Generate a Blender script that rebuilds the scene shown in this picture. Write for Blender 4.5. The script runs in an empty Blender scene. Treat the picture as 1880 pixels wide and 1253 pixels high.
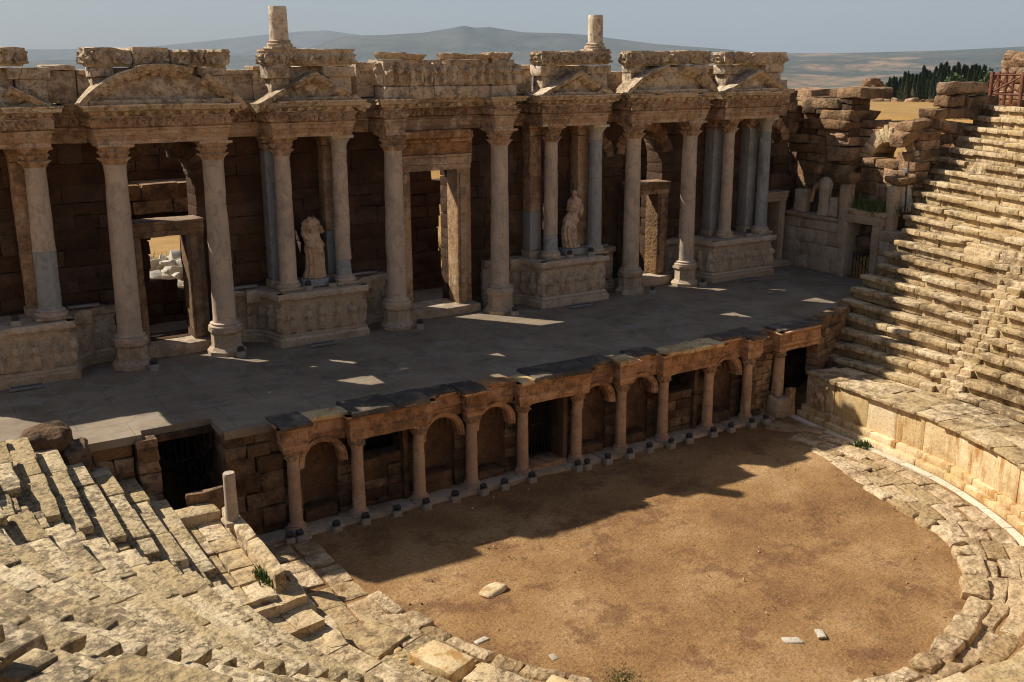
import bpy, math, random
import numpy as np
from mathutils import Vector, Matrix

random.seed(11)
R = np.random.default_rng(11)
SC = bpy.context.scene
COL = SC.collection
PI = math.pi

# ------------------------------------------------------------------ noise
def _hash(ix, iy, iz, seed):
    n = (ix * 374761393 + iy * 668265263 + iz * 1440662683 + seed * 974634511) & 0xffffffff
    n = ((n ^ (n >> 13)) * 1274126177) & 0xffffffff
    n = (n ^ (n >> 16)) & 0xffff
    return n / 32767.5 - 1.0

def vnoise(P, s=1.0, seed=0):
    P = np.asarray(P, float) * s + 1000.0
    i = np.floor(P).astype(np.int64)
    f = P - i
    f = f * f * (3 - 2 * f)
    r = 0
    for dx in (0, 1):
        for dy in (0, 1):
            for dz in (0, 1):
                w = (f[..., 0] if dx else 1 - f[..., 0]) * (f[..., 1] if dy else 1 - f[..., 1]) * (f[..., 2] if dz else 1 - f[..., 2])
                r = r + w * _hash(i[..., 0] + dx, i[..., 1] + dy, i[..., 2] + dz, seed)
    return r

def fbm(P, s=1.0, o=3, seed=0):
    r = 0; a = 1.0
    for k in range(o):
        r = r + a * vnoise(P, s * 2 ** k, seed + k); a *= .5
    return r

def n3(P, s, seed=0):
    return np.stack([vnoise(P, s, seed + q) for q in (0, 17, 31)], -1)

def smooth(a, b, x):
    t = np.clip((np.asarray(x, float) - a) / (b - a), 0, 1)
    return t * t * (3 - 2 * t)

# ------------------------------------------------------------------ mesh builder
_LAT = {}
def lattice(nx, ny, nz):
    k = (nx, ny, nz)
    if k in _LAT: return _LAT[k]
    idx = {}; vs = []; fs = []
    def vid(i, j, l):
        t = (i, j, l)
        if t not in idx:
            idx[t] = len(vs); vs.append(t)
        return idx[t]
    for i in range(nx):
        for j in range(ny):
            fs.append([vid(i, j, 0), vid(i, j + 1, 0), vid(i + 1, j + 1, 0), vid(i + 1, j, 0)])
            fs.append([vid(i, j, nz), vid(i + 1, j, nz), vid(i + 1, j + 1, nz), vid(i, j + 1, nz)])
    for i in range(nx):
        for l in range(nz):
            fs.append([vid(i, 0, l), vid(i + 1, 0, l), vid(i + 1, 0, l + 1), vid(i, 0, l + 1)])
            fs.append([vid(i, ny, l), vid(i, ny, l + 1), vid(i + 1, ny, l + 1), vid(i + 1, ny, l)])
    for j in range(ny):
        for l in range(nz):
            fs.append([vid(0, j, l), vid(0, j, l + 1), vid(0, j + 1, l + 1), vid(0, j + 1, l)])
            fs.append([vid(nx, j, l), vid(nx, j + 1, l), vid(nx, j + 1, l + 1), vid(nx, j, l + 1)])
    _LAT[k] = (np.array(vs), np.array(fs))
    return _LAT[k]

def _stops(a, b, ch, n):
    ch = min(ch, (b - a) * .3)
    return np.concatenate([[a], np.linspace(a + ch, b - ch, n), [b]])

class MB:
    def __init__(s):
        s.V = []; s.F = []; s.G = []; s.n = 0
    def add(s, V, F):
        V = np.asarray(V, float).reshape(-1, 3)
        if isinstance(F, np.ndarray):
            s.F.append(F + s.n)
        else:
            s.G += [[q + s.n for q in f] for f in F]
        s.V.append(V); s.n += len(V)
        return s
    def block(s, lo, hi, ch=.03, am=.015, seg=(3, 2, 2), fn=None, ns=2.2, rot=None, skew=0):
        """stone block with worn edges; fn maps local points to the world; rot = (axis-angle z, x, y) about centre"""
        lo = np.array(lo, float); hi = np.array(hi, float)
        L, F = lattice(seg[0] + 1, seg[1] + 1, seg[2] + 1)
        st = [_stops(lo[a], hi[a], ch, seg[a]) for a in range(3)]
        P = np.stack([st[a][L[:, a]] for a in range(3)], -1)
        c = np.minimum(ch, (hi - lo) * .3)
        q = np.clip(P, lo + c, hi - c)
        d = P - q
        ln = np.linalg.norm(d / c, axis=1, keepdims=True)
        P = q + np.where(ln > 1, d / np.maximum(ln, 1e-9), d)
        if skew:
            sz = hi - lo
            u = (P - lo) / sz - .5
            P = P + sz * (u[:, [1, 2, 0]] * R.uniform(-skew, skew, 3) + u[:, [2, 0, 1]] * R.uniform(-skew, skew, 3))
        if rot is not None:
            m = np.array(Matrix.Rotation(rot[0], 3, 'Z') @ Matrix.Rotation(rot[1], 3, 'X') @ Matrix.Rotation(rot[2], 3, 'Y'))
            ctr = (lo + hi) / 2
            P = (P - ctr) @ m.T + ctr
        off = R.uniform(0, 50, 3)
        P = P + n3(P + off, ns, 3) * am + n3(P + off, ns * 3.1, 5) * am * .5
        if fn is not None: P = fn(P)
        return s.add(P, F)
    def grid(s, P, cu=False, cv=False, flip=False):
        nu, nv = P.shape[:2]
        I = np.arange(nu * nv).reshape(nu, nv)
        a = I if cu else I[:-1]; b = np.roll(I, -1, 0) if cu else I[1:]
        if cv:
            a2, b2 = np.roll(a, -1, 1), np.roll(b, -1, 1)
        else:
            a2, b2 = a[:, 1:], b[:, 1:]; a, b = a[:, :-1], b[:, :-1]
        F = np.stack([a, b, b2, a2], -1).reshape(-1, 4)
        if flip: F = F[:, ::-1]
        return s.add(P.reshape(-1, 3), F)
    def lathe(s, prof, n=24, c=(0, 0, 0), f=None, am=0.0, ns=3., lean=(0, 0), cap=True, sx=1, sy=1, rot=0):
        prof = np.array(prof, float)
        th = np.arange(n) / n * 2 * PI
        r = np.repeat(prof[:, :1], n, 1); z = np.repeat(prof[:, 1:2], n, 1); T = np.repeat(th[None], len(prof), 0)
        if f is not None: r = f(T, z, r)
        P = np.stack([r * np.cos(T + rot) * sx, r * np.sin(T + rot) * sy, z], -1)
        if am:
            off = R.uniform(0, 50, 3)
            k = fbm(P + off, ns, 3, 9)[..., None]
            P[..., :2] *= 1 + k * am / np.maximum(r[..., None], .05)
        P[..., 0] += lean[0] * P[..., 2]; P[..., 1] += lean[1] * P[..., 2]
        P = P + np.array(c, float)
        s.grid(P, cv=True, flip=True)
        if cap:
            k = len(prof)
            base = s.n - k * n
            s.G.append([base + (k - 1) * n + q for q in range(n)])
            s.G.append([base + n - 1 - q for q in range(n)])
        return s
    def sweep(s, path, prof, step=.12, disp=None, am=.012, M=None, caps=True, closed=False, ns=1.6, chip=0.):
        """profile (d outward, z) swept along a plan polyline; outward is to the right of travel"""
        path = np.array(path, float); prof = np.array(prof, float)
        pts = []; nrm = []; U = []
        m = len(path); u0 = 0.
        segs = [(path[i + 1] - path[i]) for i in range(m - 1)]
        sl = [np.linalg.norm(q) for q in segs]
        sn = [np.array([q[1], -q[0]]) / l for q, l in zip(segs, sl)]
        for i in range(m - 1):
            k = max(1, int(round(sl[i] / step)))
            for j in range(k):
                t = j / k
                if j == 0:
                    if i > 0: a = sn[i - 1]
                    elif closed: a = sn[-1]
                    else: a = sn[0]
                    b = sn[i]
                    nn = (a + b) / max(.25, 1 + a @ b)
                else: nn = sn[i]
                pts.append(path[i] + segs[i] * t); nrm.append(nn); U.append(u0 + sl[i] * t)
            u0 += sl[i]
        if closed:
            pass
        else:
            pts.append(path[-1]); nrm.append(sn[-1]); U.append(u0)
        pts = np.array(pts); nrm = np.array(nrm); U = np.array(U)
        D = np.repeat(prof[None, :, 0], len(pts), 0); Z = np.repeat(prof[None, :, 1], len(pts), 0)
        if disp is not None: D = D + disp(U[:, None], Z, D)
        P = np.empty(D.shape + (3,))
        P[..., :2] = pts[:, None, :] + nrm[:, None, :] * D[..., None]
        P[..., 2] = Z
        if am or chip:
            off = R.uniform(0, 50, 3)
            k = n3(P + off, ns, 3) * am + n3(P + off, ns * 4, 7) * am * .6
            P = P + k
            if chip:
                c = np.clip(fbm(P + off, 1.3, 3, 21) - .35, 0, 1) * chip
                P[..., :2] -= nrm[:, None, :] * c[..., None]
                P[..., 2] -= c * .4 * (prof[None, :, 1] > prof[:, 1].mean())
        if M is not None: P = M(P)
        s.grid(P, cu=closed, cv=True)
        if caps and not closed:
            k = len(prof); base = s.n - len(pts) * k
            s.G.append([base + q for q in range(k)])
            s.G.append([s.n - 1 - q for q in range(k)])
        return s
    def tube(s, pts, r, n=8, cap=True):
        pts = [Vector(p) for p in pts]
        rs = r if isinstance(r, (list, tuple)) else [r] * len(pts)
        rows = []
        for i, p in enumerate(pts):
            d = (pts[min(i + 1, len(pts) - 1)] - pts[max(i - 1, 0)]).normalized()
            a = d.cross(Vector((0, 0, 1)))
            if a.length < 1e-3: a = d.cross(Vector((1, 0, 0)))
            a.normalize(); b = d.cross(a)
            rows.append([list(p + (a * math.cos(t) + b * math.sin(t)) * rs[i]) for t in np.arange(n) / n * 2 * PI])
        s.grid(np.array(rows), cv=True)
        if cap:
            base = s.n - len(pts) * n
            s.G.append([base + q for q in range(n)]); s.G.append([s.n - 1 - q for q in range(n)])
        return s
    def build(s, name, mat, parent=None, sharp=38, smooth_=True):
        me = bpy.data.meshes.new(name)
        V = np.concatenate(s.V)
        if parent is not None and hasattr(parent, 'location'):
            V = V - np.array(parent['_o'])
        F = np.concatenate(s.F).tolist() if s.F else []
        me.from_pydata(V.tolist(), [], F + s.G)
        if smooth_:
            me.polygons.foreach_set('use_smooth', [True] * len(me.polygons))
            me.set_sharp_from_angle(angle=math.radians(sharp))
        me.materials.append(mat)
        o = bpy.data.objects.new(name, me); COL.objects.link(o)
        if parent is not None:
            o.parent = parent; o['_o'] = list(parent['_o'])
        return o

def tag(o, label, cat, group=None, kind=None):
    o['label'] = label; o['category'] = cat
    if group: o['group'] = group
    o['kind'] = kind or 'thing'
    return o

def thing(name, label, cat, loc=(0, 0, 0), group=None):
    o = bpy.data.objects.new(name, None); COL.objects.link(o)
    o.location = loc; o.empty_display_size = .3
    o['_o'] = list(loc)
    return tag(o, label, cat, group)

def structure(o):
    o['kind'] = 'structure'; return o

def copy_tree(root, loc, label=None, rotz=None):
    c = root.copy(); COL.objects.link(c); c.location = loc
    if rotz is not None: c.rotation_euler = (0, 0, rotz)
    if label: c['label'] = label
    for ch in root.children:
        d = ch.copy(); COL.objects.link(d); d.parent = c
        for g in ch.children:
            e = g.copy(); COL.objects.link(e); e.parent = d
    return c

# ------------------------------------------------------------------ materials
def L(r, g, b): return (r, g, b, 1)

class NT:
    def __init__(s, name):
        s.m = bpy.data.materials.new(name); s.m.use_nodes = True
        s.t = s.m.node_tree; s.N = s.t.nodes; s.N.clear()
        s.out = s.N.new('ShaderNodeOutputMaterial'); s.b = s.N.new('ShaderNodeBsdfPrincipled')
        s.t.links.new(s.b.outputs[0], s.out.inputs[0])
        s.geo = s.N.new('ShaderNodeNewGeometry')
    def link(s, a, b): s.t.links.new(a, b)
    def noise(s, scale, det=6, rough=.55, vec=None, dist=0):
        n = s.N.new('ShaderNodeTexNoise'); n.inputs['Scale'].default_value = scale; n.inputs['Detail'].default_value = det
        n.inputs['Roughness'].default_value = rough; n.inputs['Distortion'].default_value = dist
        s.link(vec or s.geo.outputs['Position'], n.inputs['Vector']); return n.outputs[0]
    def ramp(s, f, stops):
        r = s.N.new('ShaderNodeValToRGB'); e = r.color_ramp.elements
        while len(e) < len(stops): e.new(.5)
        for q, (p, c) in zip(e, stops):
            q.position = p; q.color = c if len(c) == 4 else (*c, 1)
        s.link(f, r.inputs[0]); return r.outputs[0]
    def mix(s, f, a, b, mode='MIX'):
        m = s.N.new('ShaderNodeMix'); m.data_type = 'RGBA'; m.blend_type = mode
        for k, v in ((0, f), (6, a), (7, b)):
            if hasattr(v, 'links') or hasattr(v, 'is_output'): s.link(v, m.inputs[k])
            elif k == 0: m.inputs[0].default_value = v
            else: m.inputs[k].default_value = v if len(v) == 4 else (*v, 1)
        return m.outputs[2]
    def math(s, op, a, b=0.):
        m = s.N.new('ShaderNodeMath'); m.operation = op
        for k, v in ((0, a), (1, b)):
            if hasattr(v, 'is_output'): s.link(v, m.inputs[k])
            else: m.inputs[k].default_value = v
        return m.outputs[0]
    def scaled(s, sx, sy, sz, src=None):
        m = s.N.new('ShaderNodeMapping'); m.inputs['Scale'].default_value = (sx, sy, sz)
        s.link(src or s.geo.outputs['Position'], m.inputs[0]); return m.outputs[0]
    def bump(s, h, strength=.5, dist=.03, prev=None):
        b = s.N.new('ShaderNodeBump'); b.inputs['Strength'].default_value = strength; b.inputs['Distance'].default_value = dist
        s.link(h, b.inputs['Height'])
        if prev is not None: s.link(prev, b.inputs['Normal'])
        return b.outputs[0]
    def done(s, col, nrm=None, rough=.9, spec=.2, metal=0.):
        if hasattr(col, 'is_output'): s.link(col, s.b.inputs['Base Color'])
        else: s.b.inputs['Base Color'].default_value = col
        if nrm is not None: s.link(nrm, s.b.inputs['Normal'])
        s.b.inputs['Roughness'].default_value = rough; s.b.inputs['Specular IOR Level'].default_value = spec
        s.b.inputs['Metallic'].default_value = metal
        return s.m

def stone(name, c1, c2, c3=None, island=.3, lichen=.5, lich=(.07, .055, .04), lt=(.52, .66), grain=28., bstr=.6, bdist=.03, big=.45, stain=None, veins=None, ls=2.2, pits=.0, gk=.8, cracks=0.):
    t = NT(name)
    base = t.ramp(t.noise(big, 5), [(.32, c1), (.68, c2)])
    if c3 is not None:
        base = t.mix(t.ramp(t.noise(1.3, 6, .6), [(.5, (0, 0, 0)), (.72, (1, 1, 1))]), base, c3)
    if island:
        v = t.math('MULTIPLY_ADD', t.geo.outputs['Random Per Island'], island * 2)
        t.N[-1].inputs[2].default_value = 1 - island
        h = t.N.new('ShaderNodeHueSaturation'); t.link(v, h.inputs['Value']); t.link(base, h.inputs['Color'])
        t.link(t.math('ADD', t.math('MULTIPLY', t.geo.outputs['Random Per Island'], -.25), 1.1), h.inputs['Saturation'])
        base = h.outputs[0]
    if stain is not None:
        sv = t.noise(1.0, 5, .6, t.scaled(2.2, 2.2, .35))
        base = t.mix(t.ramp(sv, [(.52, (0, 0, 0)), (.62, (1, 1, 1))]), base, stain)
    if veins is not None:
        w = t.noise(.9, 5, .55, t.scaled(1.4, 1.4, .7), 1.0)
        k = t.math('ABSOLUTE', t.math('SUBTRACT', w, .5))
        base = t.mix(t.ramp(k, [(.0, (.6, .6, .6)), (.03, (0, 0, 0))]), base, veins)
    if lichen:
        a = t.noise(ls, 9, .68); b = t.noise(.35, 3)
        m = t.math('ADD', a, t.math('MULTIPLY', t.math('SUBTRACT', b, .5), .55))
        f = t.math('MULTIPLY', t.ramp(m, [(lt[0], (0, 0, 0)), (lt[1], (1, 1, 1))]), lichen)
        base = t.mix(f, base, lich)
    ck = None
    if cracks:
        v = t.N.new('ShaderNodeTexVoronoi'); v.feature = 'DISTANCE_TO_EDGE'; v.inputs['Scale'].default_value = 1.5
        dv = t.N.new('ShaderNodeVectorMath'); dv.operation = 'MULTIPLY_ADD'; nz = t.N.new('ShaderNodeTexNoise'); nz.inputs['Scale'].default_value = 2.2; nz.inputs['Detail'].default_value = 5
        t.link(t.geo.outputs['Position'], nz.inputs['Vector']); t.link(nz.outputs['Color'], dv.inputs[0]); dv.inputs[1].default_value = (.9, .9, .9); t.link(t.geo.outputs['Position'], dv.inputs[2]); t.link(dv.outputs[0], v.inputs['Vector'])
        ck = t.math('MULTIPLY', t.ramp(v.outputs['Distance'], [(.0, (1, 1, 1)), (.028, (0, 0, 0))]), t.ramp(t.noise(.9, 3), [(.46, (0, 0, 0)), (.56, (1, 1, 1))]))
        base = t.mix(t.math('MULTIPLY', ck, cracks), base, (.05, .035, .022))
    g = t.noise(grain, 4, .7)
    base = t.mix(gk, base, t.ramp(g, [(.27, (.36, .34, .31)), (.47, (1, 1, 1)), (.75, (1.3, 1.27, 1.2))]), 'MULTIPLY')
    n = t.bump(t.noise(grain * .35, 6, .65), bstr, bdist)
    n = t.bump(g, bstr * .6, bdist * .3, n)
    if pits:
        vr = t.N.new('ShaderNodeTexVoronoi'); vr.inputs['Scale'].default_value = 7.
        t.link(t.geo.outputs['Position'], vr.inputs['Vector'])
        n = t.bump(vr.outputs['Distance'], pits, .06, n)
    return t.done(base, n)

M = {}
M['marble'] = stone('veined_marble', (.60, .46, .34), (.44, .36, .29), (.66, .50, .35), island=.1, gk=.3, big=.8, lichen=.35, lich=(.20, .14, .10), lt=(.52, .72), grain=14, bstr=.3, bdist=.02, veins=(.30, .235, .185), ls=1.8)
M['blue_marble'] = stone('grey_marble', (.37, .365, .35), (.295, .30, .295), None, island=.12, gk=.35, lichen=.25, lich=(.14, .12, .10), grain=14, bstr=.3, bdist=.02, veins=(.18, .18, .18))
M['carved'] = stone('carved_limestone', (.55, .36, .22), (.44, .28, .165), (.60, .46, .32), island=.14, lichen=.6, lich=(.10, .06, .038), lt=(.47, .63), grain=16, bstr=.9, bdist=.05, ls=3.6)
M['attic'] = stone('weathered_attic_stone', (.62, .47, .32), (.50, .37, .245), (.68, .56, .41), island=.2, lichen=.6, lich=(.10, .07, .05), lt=(.49, .62), grain=16, bstr=.9, bdist=.05, ls=4.5, cracks=.75)
M['podium'] = stone('podium_marble', (.50, .385, .275), (.41, .31, .215), (.55, .44, .32), island=.12, lichen=.5, lich=(.13, .09, .06), lt=(.49, .65), grain=16, bstr=.7, bdist=.04, ls=2.6)
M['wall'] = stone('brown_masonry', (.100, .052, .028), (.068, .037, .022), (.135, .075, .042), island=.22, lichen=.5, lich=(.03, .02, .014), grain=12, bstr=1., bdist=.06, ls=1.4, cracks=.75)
M['ruin'] = stone('ruined_travertine', (.34, .20, .105), (.235, .145, .08), (.40, .26, .145), island=.34, lichen=.7, lich=(.06, .042, .03), lt=(.48, .62), grain=12, bstr=1., bdist=.07, ls=1.8, pits=.5, cracks=.75)
M['rubble'] = stone('dark_rubble_masonry', (.17, .10, .055), (.11, .068, .04), (.26, .165, .095), island=.4, lichen=.7, lich=(.032, .024, .018), lt=(.47, .62), grain=12, bstr=1., bdist=.07, ls=1.8, pits=.4, cracks=.75)
M['hypo'] = stone('orange_limestone', (.54, .30, .155), (.43, .235, .125), (.58, .38, .23), island=.18, lichen=.6, lich=(.085, .05, .03), lt=(.48, .62), grain=16, bstr=.8, bdist=.04, ls=2.8)
M['frame'] = stone('brown_frame_stone', (.27, .175, .105), (.19, .12, .075), (.33, .22, .14), island=.1, lichen=.6, lich=(.07, .045, .03), grain=14, bstr=.9, bdist=.05, ls=3.)
M['niche'] = stone('niche_plaster', (.20, .115, .065), (.145, .085, .05), (.26, .16, .095), island=.0, lichen=.6, lich=(.05, .035, .025), grain=12, bstr=.9, bdist=.05, ls=1.6)
M['hypo_col'] = stone('pink_breccia', (.56, .37, .245), (.42, .28, .19), (.60, .44, .31), island=.1, gk=.45, big=1.2, lichen=.4, lich=(.16, .09, .055), grain=14, bstr=.35, bdist=.02, ls=4.)
M['seat'] = stone('worn_seat_limestone', (.58, .43, .24), (.46, .335, .19), (.63, .50, .32), island=.2, lichen=.75, lich=(.15, .10, .055), lt=(.47, .61), grain=15, bstr=1., bdist=.05, ls=2.8, pits=.3, cracks=.75)
M['seat_left'] = stone('lichen_seat_limestone', (.53, .40, .225), (.42, .32, .18), (.59, .47, .30), island=.24, lichen=.8, lich=(.15, .11, .07), lt=(.48, .585), grain=20, bstr=1., bdist=.06, ls=5.5, pits=.4, cracks=.75)
M['panel'] = stone('pale_slab_limestone', (.66, .50, .28), (.58, .42, .22), (.70, .57, .36), island=.1, lichen=.4, lich=(.30, .165, .065), lt=(.5, .66), grain=14, bstr=.5, bdist=.03, stain=(.42, .24, .09), ls=1.6)
M['gutter'] = stone('white_gutter_stone', (.66, .58, .45), (.58, .50, .38), None, island=.1, lichen=.3, lich=(.35, .25, .15), grain=20, bstr=.4, bdist=.02)
M['paving'] = stone('worn_paving', (.54, .39, .22), (.43, .30, .165), (.60, .46, .28), island=.24, lichen=.7, lich=(.20, .125, .065), lt=(.45, .62), grain=14, bstr=1., bdist=.07, ls=2.4, pits=.6, cracks=.75)
M['torch_block'] = stone('concrete', (.36, .32, .27), (.30, .265, .225), None, island=.1, lichen=.2, grain=30, bstr=.3)
M['white_block'] = stone('tumbled_white_marble', (.60, .54, .44), (.50, .44, .35), None, island=.26, lichen=.6, lich=(.22, .17, .12), grain=16, bstr=.7)
M['capstone'] = stone('black_crusted_stone', (.13, .112, .095), (.06, .055, .05), (.28, .21, .14), island=.12, lichen=.4, lich=(.025, .025, .025), grain=14, bstr=1., bdist=.06)

def simple(name, c, rough=.6, metal=0., ns=12., var=.25, b=.2):
    t = NT(name)
    d = tuple(x * (1 - var) for x in c)
    return t.done(t.ramp(t.noise(ns, 5), [(.35, d), (.65, c)]), t.bump(t.noise(ns * 3, 4), b, .01), rough, .3, metal)
M['iron'] = simple('rusted_iron', (.035, .03, .028), .6, .5)
M['lamp'] = simple('black_lamp_housing', (.055, .052, .05), .5)
M['glass'] = simple('lamp_glass', (.10, .11, .12), .15)
M['bar'] = simple('grey_light_housing', (.30, .31, .32), .45, .3)
M['wood'] = simple('red_brown_timber', (.22, .075, .035), .7, 0, 9., .35)
M['rustpole'] = simple('rusty_pole', (.16, .07, .035), .7, .2)

def leafm(name, c1, c2, tr=.0):
    t = NT(name)
    c = t.ramp(t.geo.outputs['Random Per Island'], [(.0, c1), (1., c2)])
    return t.done(c, None, .75, .2)
M['cypress'] = leafm('cypress_foliage', (.012, .026, .013), (.035, .06, .024))
M['bush'] = leafm('bush_foliage', (.03, .055, .018), (.075, .11, .035))
M['weed'] = leafm('weed_leaves', (.07, .095, .025), (.16, .19, .06))
M['bark'] = simple('bark', (.09, .06, .04), .9)
HAZE = 4.2e-5; EXPO = 0.55
# ================================================================== STAGE BUILDING
YW = 36.6           # face of the stage wall
ident = lambda P: P
def facing_left(X0):  # local (u along -Y, y into the wall, z) -> wall facing -x at X0
    return lambda P: np.stack([X0 + P[:, 1], -P[:, 0], P[:, 2]], -1)

def masonry(mb, u0, u1, z0, z1, y, depth, fn=None, course=(.42, .6), length=(.7, 1.5), openings=None, top=None, jit=.03, seg=(3, 1, 2), ch=.035, am=.022, gap=.006):
    z = z0
    while z < z1 - .12:
        h = min(R.uniform(*course), z1 - z)
        if z1 - z - h < .15: h = z1 - z
        zc = z + h / 2
        iv = [(u0, u1)]
        for a, b in (openings(zc) if openings else []):
            iv = [q for (p, r) in iv for q in ((p, min(r, a)), (max(p, b), r)) if q[1] - q[0] > .06]
        for a, b in iv:
            u = a + 0.
            while u < b - 1e-3:
                l = R.uniform(*length)
                if b - u - l < .35: l = b - u
                if top is None or zc < top(u + l / 2):
                    j = R.uniform(-jit, jit)
                    g = gap
                    mb.block((u + g, y + j, z + g * .7), (u + l - g, y + depth, z + h - g * .7), ch, am, seg, fn)
                u += l
        z += h
    return mb

def arch_iv(cx, r, zs):  # half-circle opening interval at height z above spring zs
    def f(z):
        d = z - zs
        if d < 0: return [(cx - r, cx + r)]
        if d >= r: return []
        w = math.sqrt(r * r - d * d); return [(cx - w, cx + w)]
    return f

def wall_open(z):
    o = []
    if .3 < z < 4.5: o.append((7.3, 9.2))
    if 4.5 <= z: o += arch_iv(8.45, 1.15, 6.15)(z)
    if .2 < z < 6.2: o.append((17.7, 20.0))
    if .3 < z < 4.5: o.append((28.9, 30.75))
    if 4.5 <= z: o += arch_iv(29.9, 1.15, 6.0)(z)
    if 2.7 < z < 4.1: o.append((13.25, 13.6))
    if 3.1 < z < 4.5: o.append((24.45, 24.85))
    if .3 < z < 3.6: o.append((37.35, 38.6))
    if 4.5 < z < 5.6: o.append((37.3, 38.3))
    if 6.1 < z < 7.4: o.append((37.6, 38.6))
    return o

stage_wall = thing('stage_wall', 'tall ruined stage wall of brown masonry blocks behind all the marble columns', 'wall', (19.06, YW, 0))
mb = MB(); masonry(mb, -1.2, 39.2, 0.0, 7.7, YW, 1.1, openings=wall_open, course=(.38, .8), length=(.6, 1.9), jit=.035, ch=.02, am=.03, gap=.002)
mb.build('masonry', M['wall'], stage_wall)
def arch_ring(root, cx, zc, r0, r1, y0, y1, mat, n=15, a0=4, a1=176, nm='relieving_arch'):
    mb = MB()
    for q in range(n):
        t0 = math.radians(a0 + (a1 - a0) * (q + .5) / n); hw = (r0 + r1) / 2 * math.radians((a1 - a0) / n) / 2 - .004
        fn = lambda P, t=t0: np.stack([cx + P[:, 0] * math.cos(t) - P[:, 2] * P[:, 0] / ((r0 + r1) / 2) * math.sin(t), P[:, 1], zc + P[:, 0] * math.sin(t) + P[:, 2] * P[:, 0] / ((r0 + r1) / 2) * math.cos(t)], -1)
        mb.block((r0, y0 + R.uniform(-.03, .02), -hw), (r1 + R.uniform(-.06, .1), y1, hw), .03, .02, (3, 3, 2), fn)
    return mb.build(nm, M[mat], root)
arch_ring(stage_wall, 8.45, 6.1, 1.12, 1.62, 36.5, 37.75, 'rubble', 17)
arch_ring(stage_wall, 29.9, 5.95, 1.12, 1.6, 36.5, 37.75, 'ruin', 17)
arch_ring(stage_wall, 27.0, 5.9, .75, 1.2, 36.5, 36.7, 'ruin', 13)
arch_ring(stage_wall, 37.9, 6.2, .8, 1.25, 36.5, 37.7, 'ruin', 13)

# rear wall of the stage building, seen through the doorways
def rear_open(z):
    o = []
    if 1.9 < z < 3.6: o.append((8.7 + .1 * (z - 1.9), 10.2))
    if 1.2 < z <= 1.9: o.append((9.75, 10.3))
    if 1.0 < z < 3.6: o.append((21.5 + .12 * abs(z - 2.4), 22.6))
    if .3 < z < 2.7: o.append((33.7, 34.7))
    if 4.3 < z < 5.3: o.append((33.7 + .3 * (z - 4), 34.5 - .2 * (z - 4)))
    return o
rear = thing('rear_wall', 'low dark rear wall glimpsed through the stage doorways, broken open in ragged holes', 'wall', (19, 40.8, 0))
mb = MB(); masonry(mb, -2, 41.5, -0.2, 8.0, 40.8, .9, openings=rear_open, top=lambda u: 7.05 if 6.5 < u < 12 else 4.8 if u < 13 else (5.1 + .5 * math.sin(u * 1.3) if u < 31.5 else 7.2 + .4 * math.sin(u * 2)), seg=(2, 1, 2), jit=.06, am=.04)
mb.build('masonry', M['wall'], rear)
mb = MB()
masonry(mb, 7.0, 10.6, 4.6, 5.7, 39.2, 1.6, seg=(2, 1, 1), jit=.08, am=.05)
mb.build('broken_ledge', M['ruin'], rear)

# --- entablature profiles (d, z)
def scroll(z0, z1, amp, pitch=.56):
    zc, hh = (z0 + z1) / 2, (z1 - z0) / 2
    def f(U, Z, D):
        du = ((U / pitch) % 1 - .5) * pitch
        s = np.where(((U / pitch) % 2) > 1, 1, -1)
        rr = np.hypot(du, (Z - zc) * 1.05)
        th = np.arctan2((Z - zc) * s, du)
        k = (.5 + .5 * np.cos(2 * PI * rr / (hh * 1.05) + th)) * (rr < pitch * .5) + .35 * (.5 + .5 * np.cos(U * 37 + Z * 21))
        return np.where((Z > z0) & (Z < z1), amp * k, 0)
    return f
def dentil(z0, z1, amp, pitch=.26):
    return lambda U, Z, D: np.where((Z > z0) & (Z < z1), amp * ((U % pitch) > pitch * .48), 0)
def both(*fs): return lambda U, Z, D: sum(f(U, Z, D) for f in fs)

ARCH = lambda dep, z=7.5: [(-dep, z), (0, z), (0, z + .13), (.03, z + .14), (.03, z + .28), (.06, z + .29), (.06, z + .42), (.10, z + .44), (.11, z + .50), (.03, z + .53),
                           (.03, z + .57), (.04, z + .62), (.04, z + .67), (.04, z + .72), (.04, z + .77), (.03, z + .82), (.10, z + .85), (.10, z + .88), (-dep, z + .88)]
CORN = lambda dep, z=8.38: [(-dep, z), (.08, z), (.10, z + .03), (.15, z + .05), (.15, z + .10), (.17, z + .14), (.20, z + .16), (.30, z + .18), (.36, z + .19), (.38, z + .30), (.43, z + .33), (.44, z + .37), (-dep, z + .40)]

SLITS = [(7.15, 8.35), (28.75, 29.75), (24.0, 24.75), (12.9, 13.3)]   # gaps in the stonework that let sun through to the stage
def filled(a, b):
    iv = [(a, b)]
    for s0, s1 in SLITS: iv = [q for (p, r) in iv for q in ((p, min(r, s0)), (max(p, s1), r)) if q[1] - q[0] > .1]
    return iv
def ressaut(root, x0, x1, y0=34.85, yb=36.5, mat='carved'):
    p = [(x0, yb), (x0, y0), (x1, y0), (x1, yb)]
    dep = min(.5, (x1 - x0) * .45)
    mb = MB().sweep(p, ARCH(dep), .05, scroll(8.05, 8.33, .13), am=.012, chip=.14)
    for a, b in filled(x0 + dep - .02, x1 - dep + .02) if x1 - x0 > 1.2 else []: mb.block((a, y0 + dep - .02, 7.56), (b, yb, 8.3), .02, .01)
    mb.build('entablature', M[mat], root)
    mb = MB().sweep(p, CORN(dep), .06, dentil(8.42, 8.565, -.13, .36), am=.016, chip=.3)
    for a, b in filled(x0 + dep - .02, x1 - dep + .02) if x1 - x0 > 1.2 else []: mb.block((a, y0 + dep - .02, 8.42), (b, yb, 8.76), .02, .01)
    mb.build('cornice', M['attic'], root)

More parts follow.
